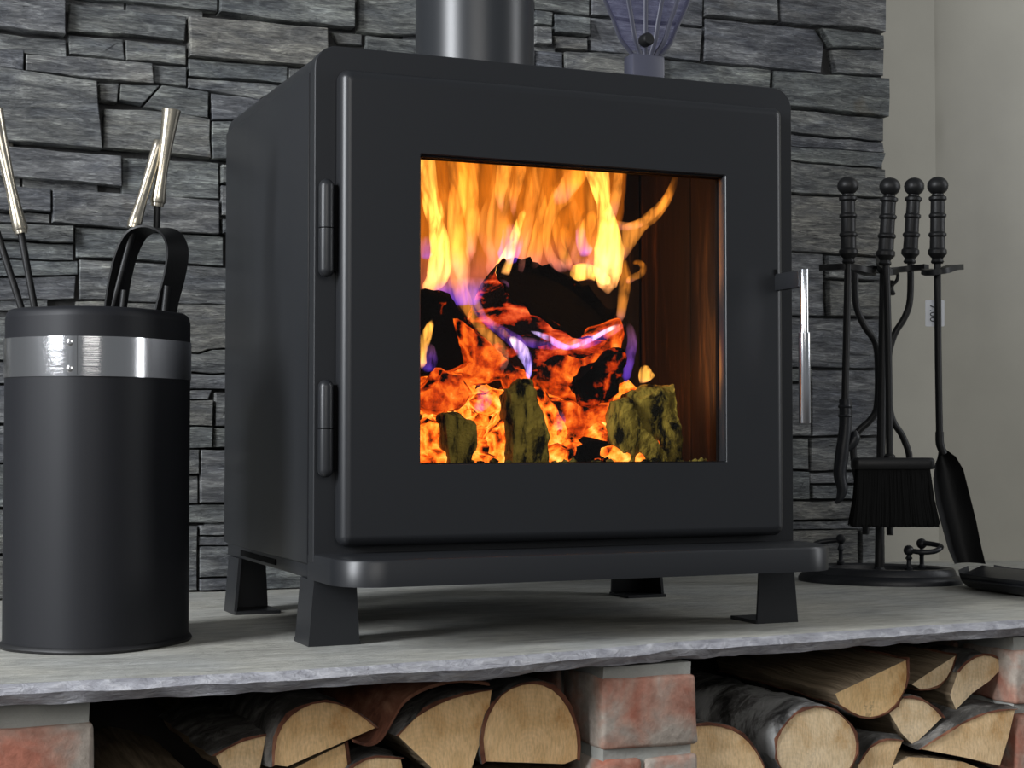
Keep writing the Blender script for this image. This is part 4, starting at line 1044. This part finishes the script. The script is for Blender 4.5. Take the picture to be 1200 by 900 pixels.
# ================================================================== COMPANION SET
D0 = 2.70; PX = D0 / FPX
ctr = onZ(1028, 676, 0); ctr = Vector((1.600, 2.257, 0)); LA = -math.radians(44); e1 = Vector((math.cos(LA), math.sin(LA), 0)); e2 = Vector((-math.sin(LA), math.cos(LA), 0))
stand = empty('fire_tool_stand', ctr, 'black iron stand with an oval base holding the fire tools', 'tool stand')
def oval(a, c, z): return [ctr + e1 * (a * math.cos(t)) + e2 * (c * math.sin(t)) + Vector((0, 0, z)) for t in [2 * math.pi * q / 64 for q in range(64)]]
A_, C_ = .132, .088
pro = [(0, .0), (.0, .006), (-.003, .011), (-.009, .014), (-.011, .021), (-.014, .0245), (-.022, .025), (-.027, .022), (-.029, .014), (-.05, .013)]
v, f = loft([oval(A_ + d, C_ + d, z) for d, z in pro], True, True); make('base', v, f, M['cast'], stand)
P_ = lambda x, y, D=D0: atD(x, y, D)
pole_b = Vector((ctr.x, ctr.y, .013)); pole_t = P_(1036, 316)
pole_b = onY(1030, 662, ctr.y); pole_b.z = .013
lathe('pole_collar', [(0, 0), (.011, 0), (.011, .005), (.008, .010), (.006, .012), (0, .012)], pole_b, M['cast'], stand)
tube('pole', [pole_b, pole_b.lerp(pole_t, .5), pole_t], .0072, M['iron'], stand, 14, 2)
# hanger: flat bars ending in open hooks
def flatbar(name, pts, wdt, th, parent):
    path = catmull([P_(*q) for q in pts], 5); loops = []
    for p, (a, b_) in zip(path, frames(path, Vector((0, 0, 1)))):
        loops.append([p + a * wdt + b_ * th, p - a * wdt + b_ * th, p - a * wdt - b_ * th, p + a * wdt - b_ * th])
    v, f = loft(loops); return make(name, v, f, M['iron'], parent, sharp=30)
flatbar('hanger', [(1018, 315, 2.66), (1040, 317, 2.69), (1064, 315, 2.70), (1086, 313, 2.68)], .008, .0045, stand)
flatbar('hook', [(966, 314, 2.64), (980, 313, 2.60), (997, 313, 2.59), (1012, 317, 2.60), (1020, 320, 2.64)], .009, .0045, stand)
flatbar('hook', [(1086, 318, 2.66), (1092, 320, 2.62), (1104, 318, 2.61), (1114, 314, 2.63), (1123, 313, 2.66)], .009, .0045, stand)
flatbar('hook', [(1032, 305, 2.70), (1034, 314, 2.64), (1040, 319, 2.62), (1048, 318, 2.64)], .007, .005, stand)
tube('scroll', [P_(1046, 318, 2.66), P_(1052, 322, 2.65), P_(1050, 330, 2.65), P_(1044, 334, 2.65)], .0028, M['iron'], stand, 8, 4)
lathe('finial', [(0, 0), (.006, 0), (.0075, .003), (.005, .008), (.0045, .013), (.0068, .018), (.005, .024), (0, .024)], P_(1044, 346, 2.655), M['iron'], stand)
# little rails with balls on the base
def rail(pts, posts):
    r_ = empty('base_rail', P_(*posts[0]) - ctr); r_.parent = stand
    tube('rail_bar', [P_(*q) for q in pts], .0042, M['cast'], r_, 10, 5)
    for x, y, D in posts:
        top = P_(x, y, D); hgt = top.z - .0245
        if hgt > .004:
            lathe('rail_post', [(0, 0), (.006, 0), (.0065, .003), (.0035, .006), (.0035, hgt * .5), (.006, hgt * .6), (.003, hgt * .75), (.003, hgt), (0, hgt)], Vector((top.x, top.y, .0245)), M['cast'], r_)
        bm = bmesh.new(); bmesh.ops.create_uvsphere(bm, u_segments=16, v_segments=10, radius=.0085); bmesh.ops.translate(bm, verts=bm.verts[:], vec=top); from_bm('ball', bm, M['cast'], r_)
rail([(1065, 645, 2.63), (1080, 647, 2.62), (1095, 646, 2.62), (1103, 641, 2.63), (1095, 638, 2.65), (1079, 636, 2.67)], [(1065, 645, 2.63), (1080, 637, 2.67)])
rail([(984, 633, 2.76), (970, 634, 2.76), (956, 637, 2.76), (952, 644, 2.74)], [(985, 632, 2.76)])

HPROF = [(0, 0), (.0075, 0), (.0095, .003), (.0075, .008), (.0105, .012), (.0135, .016), (.0135, .022), (.0112, .025), (.0108, .043), (.0130, .046), (.0130, .049), (.0106, .052), (.0104, .074), (.0126, .077), (.0126, .080), (.0102, .083), (.0100, .102), (.0128, .105), (.0128, .109), (.0085, .112), (.0085, .114)] + [(.0152 * math.sin(t), .1275 - .0152 * math.cos(t)) for t in [math.pi * q / 12 for q in range(2, 12)]] + [(0, .1427)]
def handle(parent, low, top, D):
    a, c = P_(*low, D), P_(*top, D); L = (c - a).length; s = L / .1427
    lathe('handle', [(r * 1.1, z_ * s) for r, z_ in HPROF], a, M['iron'], parent, axis=c - a, seg=24)
GT = 'fire tools on the stand'
# poker
Dp = 2.585
pk = empty('fire_poker', P_(984, 588, Dp), 'leftmost tool on the stand, a poker with hooked lower end', 'fire tool', GT)
handle(pk, (994.5, 309), (993.5, 207), Dp)
tube('rod', [P_(994, 298, Dp), P_(992, 390, Dp), P_(990, 474, Dp)], .0056, M['iron'], pk, 12, 3)
tube('poker_tip', [P_(990.5, 468, Dp), P_(990.5, 500, Dp), P_(987, 530, Dp), P_(984, 555, Dp), P_(987, 573, Dp), P_(984, 584, Dp), P_(979, 590, Dp)], [.0095, .0098, .0108, .0100, .0085, .006, .002], M['cast'], pk, 14, 5)
for y in (478, 489): lathe('collar', [(0, 0), (.0105, 0), (.0118, .002), (.0105, .0045), (0, .0045)], P_(990.5, y, Dp), M['cast'], pk)
tube('spur', [P_(990, 528, Dp), P_(998, 520, Dp), P_(1002, 512, Dp), P_(1001, 505, Dp)], [.006, .0085, .0085, .004], M['cast'], pk, 12, 4)
# tongs
Dt = 2.735
tgs = empty('fire_tongs', P_(1030, 625, Dt), 'tongs with two curved arms and the third handle on the stand', 'fire tool', GT)
handle(tgs, (1066, 309), (1072, 208), Dt)
tube('tong_arm', [P_(1067, 298, Dt), P_(1066.5, 350, Dt), P_(1060, 372, Dt), P_(1048, 392, Dt), P_(1041, 420, Dt), P_(1040, 460, Dt), P_(1046, 492, Dt), P_(1058, 512, Dt), P_(1066, 540, Dt), P_(1058, 580, Dt), P_(1044, 612, Dt), P_(1043, 627, Dt)], .0055, M['iron'], tgs, 12, 4)
tube('tong_arm', [P_(1002, 316, Dt), P_(1003, 355, Dt), P_(1012, 380, Dt), P_(1026, 402, Dt), P_(1029, 430, Dt), P_(1028, 475, Dt), P_(1020, 492, Dt), P_(1004, 508, Dt), P_(1000, 530, Dt), P_(1006, 570, Dt), P_(1014, 605, Dt), P_(1014.5, 626, Dt)], .0058, M['iron'], tgs, 12, 4)
lathe('pivot', [(0, -.006), (.008, -.006), (.0088, -.003), (.0088, .003), (.008, .006), (0, .006)], P_(1036, 440, Dt), M['iron'], tgs, axis=(0, 1, 0))
# brush
Db = 2.61
br = empty('hearth_brush', P_(1046, 617, Db), 'hearth brush hanging on the stand, wide head with black bristles', 'brush', GT)
handle(br, (1037, 311), (1043.5, 208), Db)
tube('rod', [P_(1038, 298, Db), P_(1041, 400, Db), P_(1042.5, 538, Db)], .0056, M['iron'], br, 12, 3)
lathe('ferrule', [(0, 0), (.009, 0), (.009, .004), (.006, .007), (0, .007)], P_(1042.5, 537, Db), M['iron'], br)
pc = P_(1046, 543, Db)
def headring(hw, hd, z):
    o_ = []
    for (x, y) in rrect(-hw, hw, -hd, hd, hd * .6, 6): o_.append(pc + RT * x + Vector((FW.x, FW.y, 0)).normalized() * y + Vector((0, 0, z)))
    return o_
hw = 48 * Db / FPX
v, f = loft([headring(hw - .002, .014, -.0092), headring(hw, .016, -.006), headring(hw, .016, .005), headring(hw - .003, .013, .009)]); make('head', v, f, M['iron'], br)
V, F_ = [], []; fdir = Vector((FW.x, FW.y, 0)).normalized()
random.seed(5)
for k in range(4200):
    u, w_ = random.uniform(-1, 1), random.uniform(-1, 1)
    b0 = pc + RT * (u * 42 * Db / FPX) + fdir * (w_ * .012) + Vector((0, 0, -.008))
    fl_ = (u * 47 + (3 if u > 0 else -1) * abs(u) ** 6) * Db / FPX
    b1 = pc + RT * (fl_ + random.uniform(-.0035, .0035)) + fdir * (w_ * .019) + Vector((0, 0, -.0985 + random.uniform(-.002, .005)))
    md = b0.lerp(b1, .55) + RT * (-.002 * u + random.uniform(-.0012, .0012)); r = .00075
    a = len(V)
    for p in (b0, md, b1): V += [p - RT * r, p + RT * r, p + fdir * r * 1.6]
    for s_ in (0, 3):
        for i, j in ((0, 1), (1, 2), (2, 0)): F_.append([a + s_ + i, a + s_ + j, a + s_ + 3 + j, a + s_ + 3 + i])
tag(make('bristles', V, F_, M['bristle'], br, None, False), None, None, None, 'stuff')
v, f = loft([headring(39 * Db / FPX, .010, -.008), headring(43 * Db / FPX, .014, -.090)]); make('bristle_core', v, f, M['bristle'], br)
# shovel
Ds = 2.62
shv = empty('hearth_shovel', P_(1130, 665, Ds), 'rightmost tool on the stand, a shovel with a long black blade', 'shovel', GT)
handle(shv, (1098.5, 309), (1099, 207), Ds)
tube('rod', [P_(1098.4, 298, Ds), P_(1099.5, 420, Ds), P_(1101, 512, Ds)], .0056, M['iron'], shv, 12, 3)
tube('socket', [P_(1101, 506, Ds), P_(1101.5, 520, Ds), P_(1106, 532, Ds)], [.0066, .0068, .006], M['iron'], shv, 12, 3)
secs = [((1101, 530), (1109, 527)), ((1096, 545), (1120, 535)), ((1094, 562), (1129, 550)), ((1097, 590), (1136, 578)), ((1105, 620), (1144, 610)), ((1112, 645), (1150, 640)), ((1119, 661), (1155, 661))]
rows = []
for (l, r) in secs:
    a, c = P_(*l, Ds), P_(*r, Ds); row = []
    for q in range(9):
        u = q / 8; row.append(a.lerp(c, u) + FW * (.020 * (1 - (2 * u - 1) ** 2)) )
    rows.append(row)
V = []; F_ = []
for off in (0, .0022):
    for r in rows:
        for p in r: V.append(p + FW * off)
nr = 9; K = len(rows) * nr
for a in range(len(rows) - 1):
    for i in range(nr - 1):
        q = [a * nr + i, a * nr + i + 1, (a + 1) * nr + i + 1, (a + 1) * nr + i]; F_ += [q, [K + t for t in q]]
    for i in (0, nr - 1): F_.append([a * nr + i, (a + 1) * nr + i, K + (a + 1) * nr + i, K + a * nr + i])
for i in range(nr - 1):
    for a in (0, len(rows) - 1): F_.append([a * nr + i, a * nr + i + 1, K + a * nr + i + 1, K + a * nr + i])
make('blade', V, F_, M['iron'], shv, sharp=50)
# price tag on the shovel rod
Dg = Ds + .012
tagc = P_(1095.5, 367, Dg); tw, th = 11.2 * Dg / FPX, 15.5 * Dg / FPX
def TP(u, w_, d=0): return tagc + RT * u + UP * w_ - FW * d
v, f = loft([[TP(x, z_, -.0004) for x, z_ in rrect(-tw, tw, -th, th, .002, 4)], [TP(x, z_, .0004) for x, z_ in rrect(-tw, tw, -th, th, .002, 4)]])
tg_ = make('price_tag', v, f, M['white_card'], None, tagc + UP * th, sharp=30); tag(tg_, 'small white price tag hanging on the shovel rod', 'price tag')
tube('string', [TP(-.001, th - .002, .0006), TP(.002, th + .005, .001), P_(1098.5, 346, Ds + .004)], .0007, M['white_card'], tg_, 6, 3)
cu = bpy.data.curves.new('price', 'FONT'); cu.body = '7.00'; cu.size = .0165; cu.align_x = 'CENTER'; cu.align_y = 'CENTER'; cu.extrude = .00012
to = bpy.data.objects.new('price', cu); COL.objects.link(to)
bpy.context.view_layer.update(); dg = bpy.context.evaluated_depsgraph_get(); me = bpy.data.meshes.new_from_object(to.evaluated_get(dg)); bpy.data.objects.remove(to)
pm = bpy.data.objects.new('price_lettering', me); me.materials.clear(); me.materials.append(M['ink']); COL.objects.link(pm); pm.parent = tg_
o_ = tg_.location; c3 = TP(-.0028, .0, .0006)
mw = Matrix.Identity(4)
for i, vv in enumerate((-UP, RT, -FW)): mw[0][i], mw[1][i], mw[2][i] = vv
for vtx in me.vertices: vtx.co = (mw.to_3x3() @ vtx.co) + c3 - o_

# pan lying on the hearth
random.seed(2)
pn = empty('ash_pan', (1.70, 2.0, 0), 'black ash pan lying on the hearth at the right picture edge', 'ash pan')
def pan_sec(y, s, zl, lift):
    # profile across x: rim, floor, rim
    x0, x1 = 1.622, 1.79; cxp = (x0 + x1) / 2; hwp = (x1 - x0) / 2 * s
    pr = [(-1.0, .030 + zl), (-.93, .014 + zl * .5), (-.8, .003), (-.4, 0), (0, 0), (.4, 0), (.8, .003), (.93, .014 + zl * .4), (1.0, .030 + zl)]
    return [Vector((cxp + u * hwp, y + .008 * abs(u), z_ + lift)) for u, z_ in pr]
ys = [(1.60, 1.0, -.010, .0), (1.70, 1.02, -.008, 0), (1.82, 1.03, -.006, 0), (1.94, 1.02, -.006, 0), (2.03, .98, -.007, 0), (2.085, .88, -.008, .001), (2.115, .62, -.009, .004), (2.125, .30, -.012, .012)]
secs = [pan_sec(*q) for q in ys]
V = []; F_ = []
for off in (0, .0022):
    for r in secs:
        for p in r: V.append(p + Vector((0, 0, off + .0004)))
nr = 9; K = len(secs) * nr
for a in range(len(secs) - 1):
    for i in range(nr - 1):
        q = [a * nr + i, a * nr + i + 1, (a + 1) * nr + i + 1, (a + 1) * nr + i]; F_ += [q, [K + t for t in q]]
    for i in (0, nr - 1): F_.append([a * nr + i, (a + 1) * nr + i, K + (a + 1) * nr + i, K + a * nr + i])
for i in range(nr - 1):
    for a in (0, len(secs) - 1): F_.append([a * nr + i, a * nr + i + 1, K + a * nr + i + 1, K + a * nr + i])
make('tray', V, F_, M['cast'], pn, sharp=60)
lid = []
for (y, s, zl, lf) in ys:
    x0, x1 = 1.622, 1.79; cxp = (x0 + x1) / 2; hwp = (x1 - x0) / 2 * s * 1.03
    lid.append([Vector((cxp + u * hwp, y + .004 - .004 * abs(u), .022 + zl + .014 * (1 - u * u) + lf * .5 + .0012)) for u in (-1, -.75, -.5, 0, .5, .75, 1)])
V = []; F_ = []; nr = 7
for off in (0, .002):
    for r in lid:
        for p in r: V.append(p + Vector((0, 0, off)))
K = len(lid) * nr
for a in range(len(lid) - 1):
    for i in range(nr - 1):
        q = [a * nr + i, a * nr + i + 1, (a + 1) * nr + i + 1, (a + 1) * nr + i]; F_ += [q, [K + t for t in q]]
    for i in (0, nr - 1): F_.append([a * nr + i, (a + 1) * nr + i, K + (a + 1) * nr + i, K + a * nr + i])
for i in range(nr - 1):
    for a in (0, len(lid) - 1): F_.append([a * nr + i, a * nr + i + 1, K + a * nr + i + 1, K + a * nr + i])
make('cover', V, F_, M['cast'], pn, sharp=60)
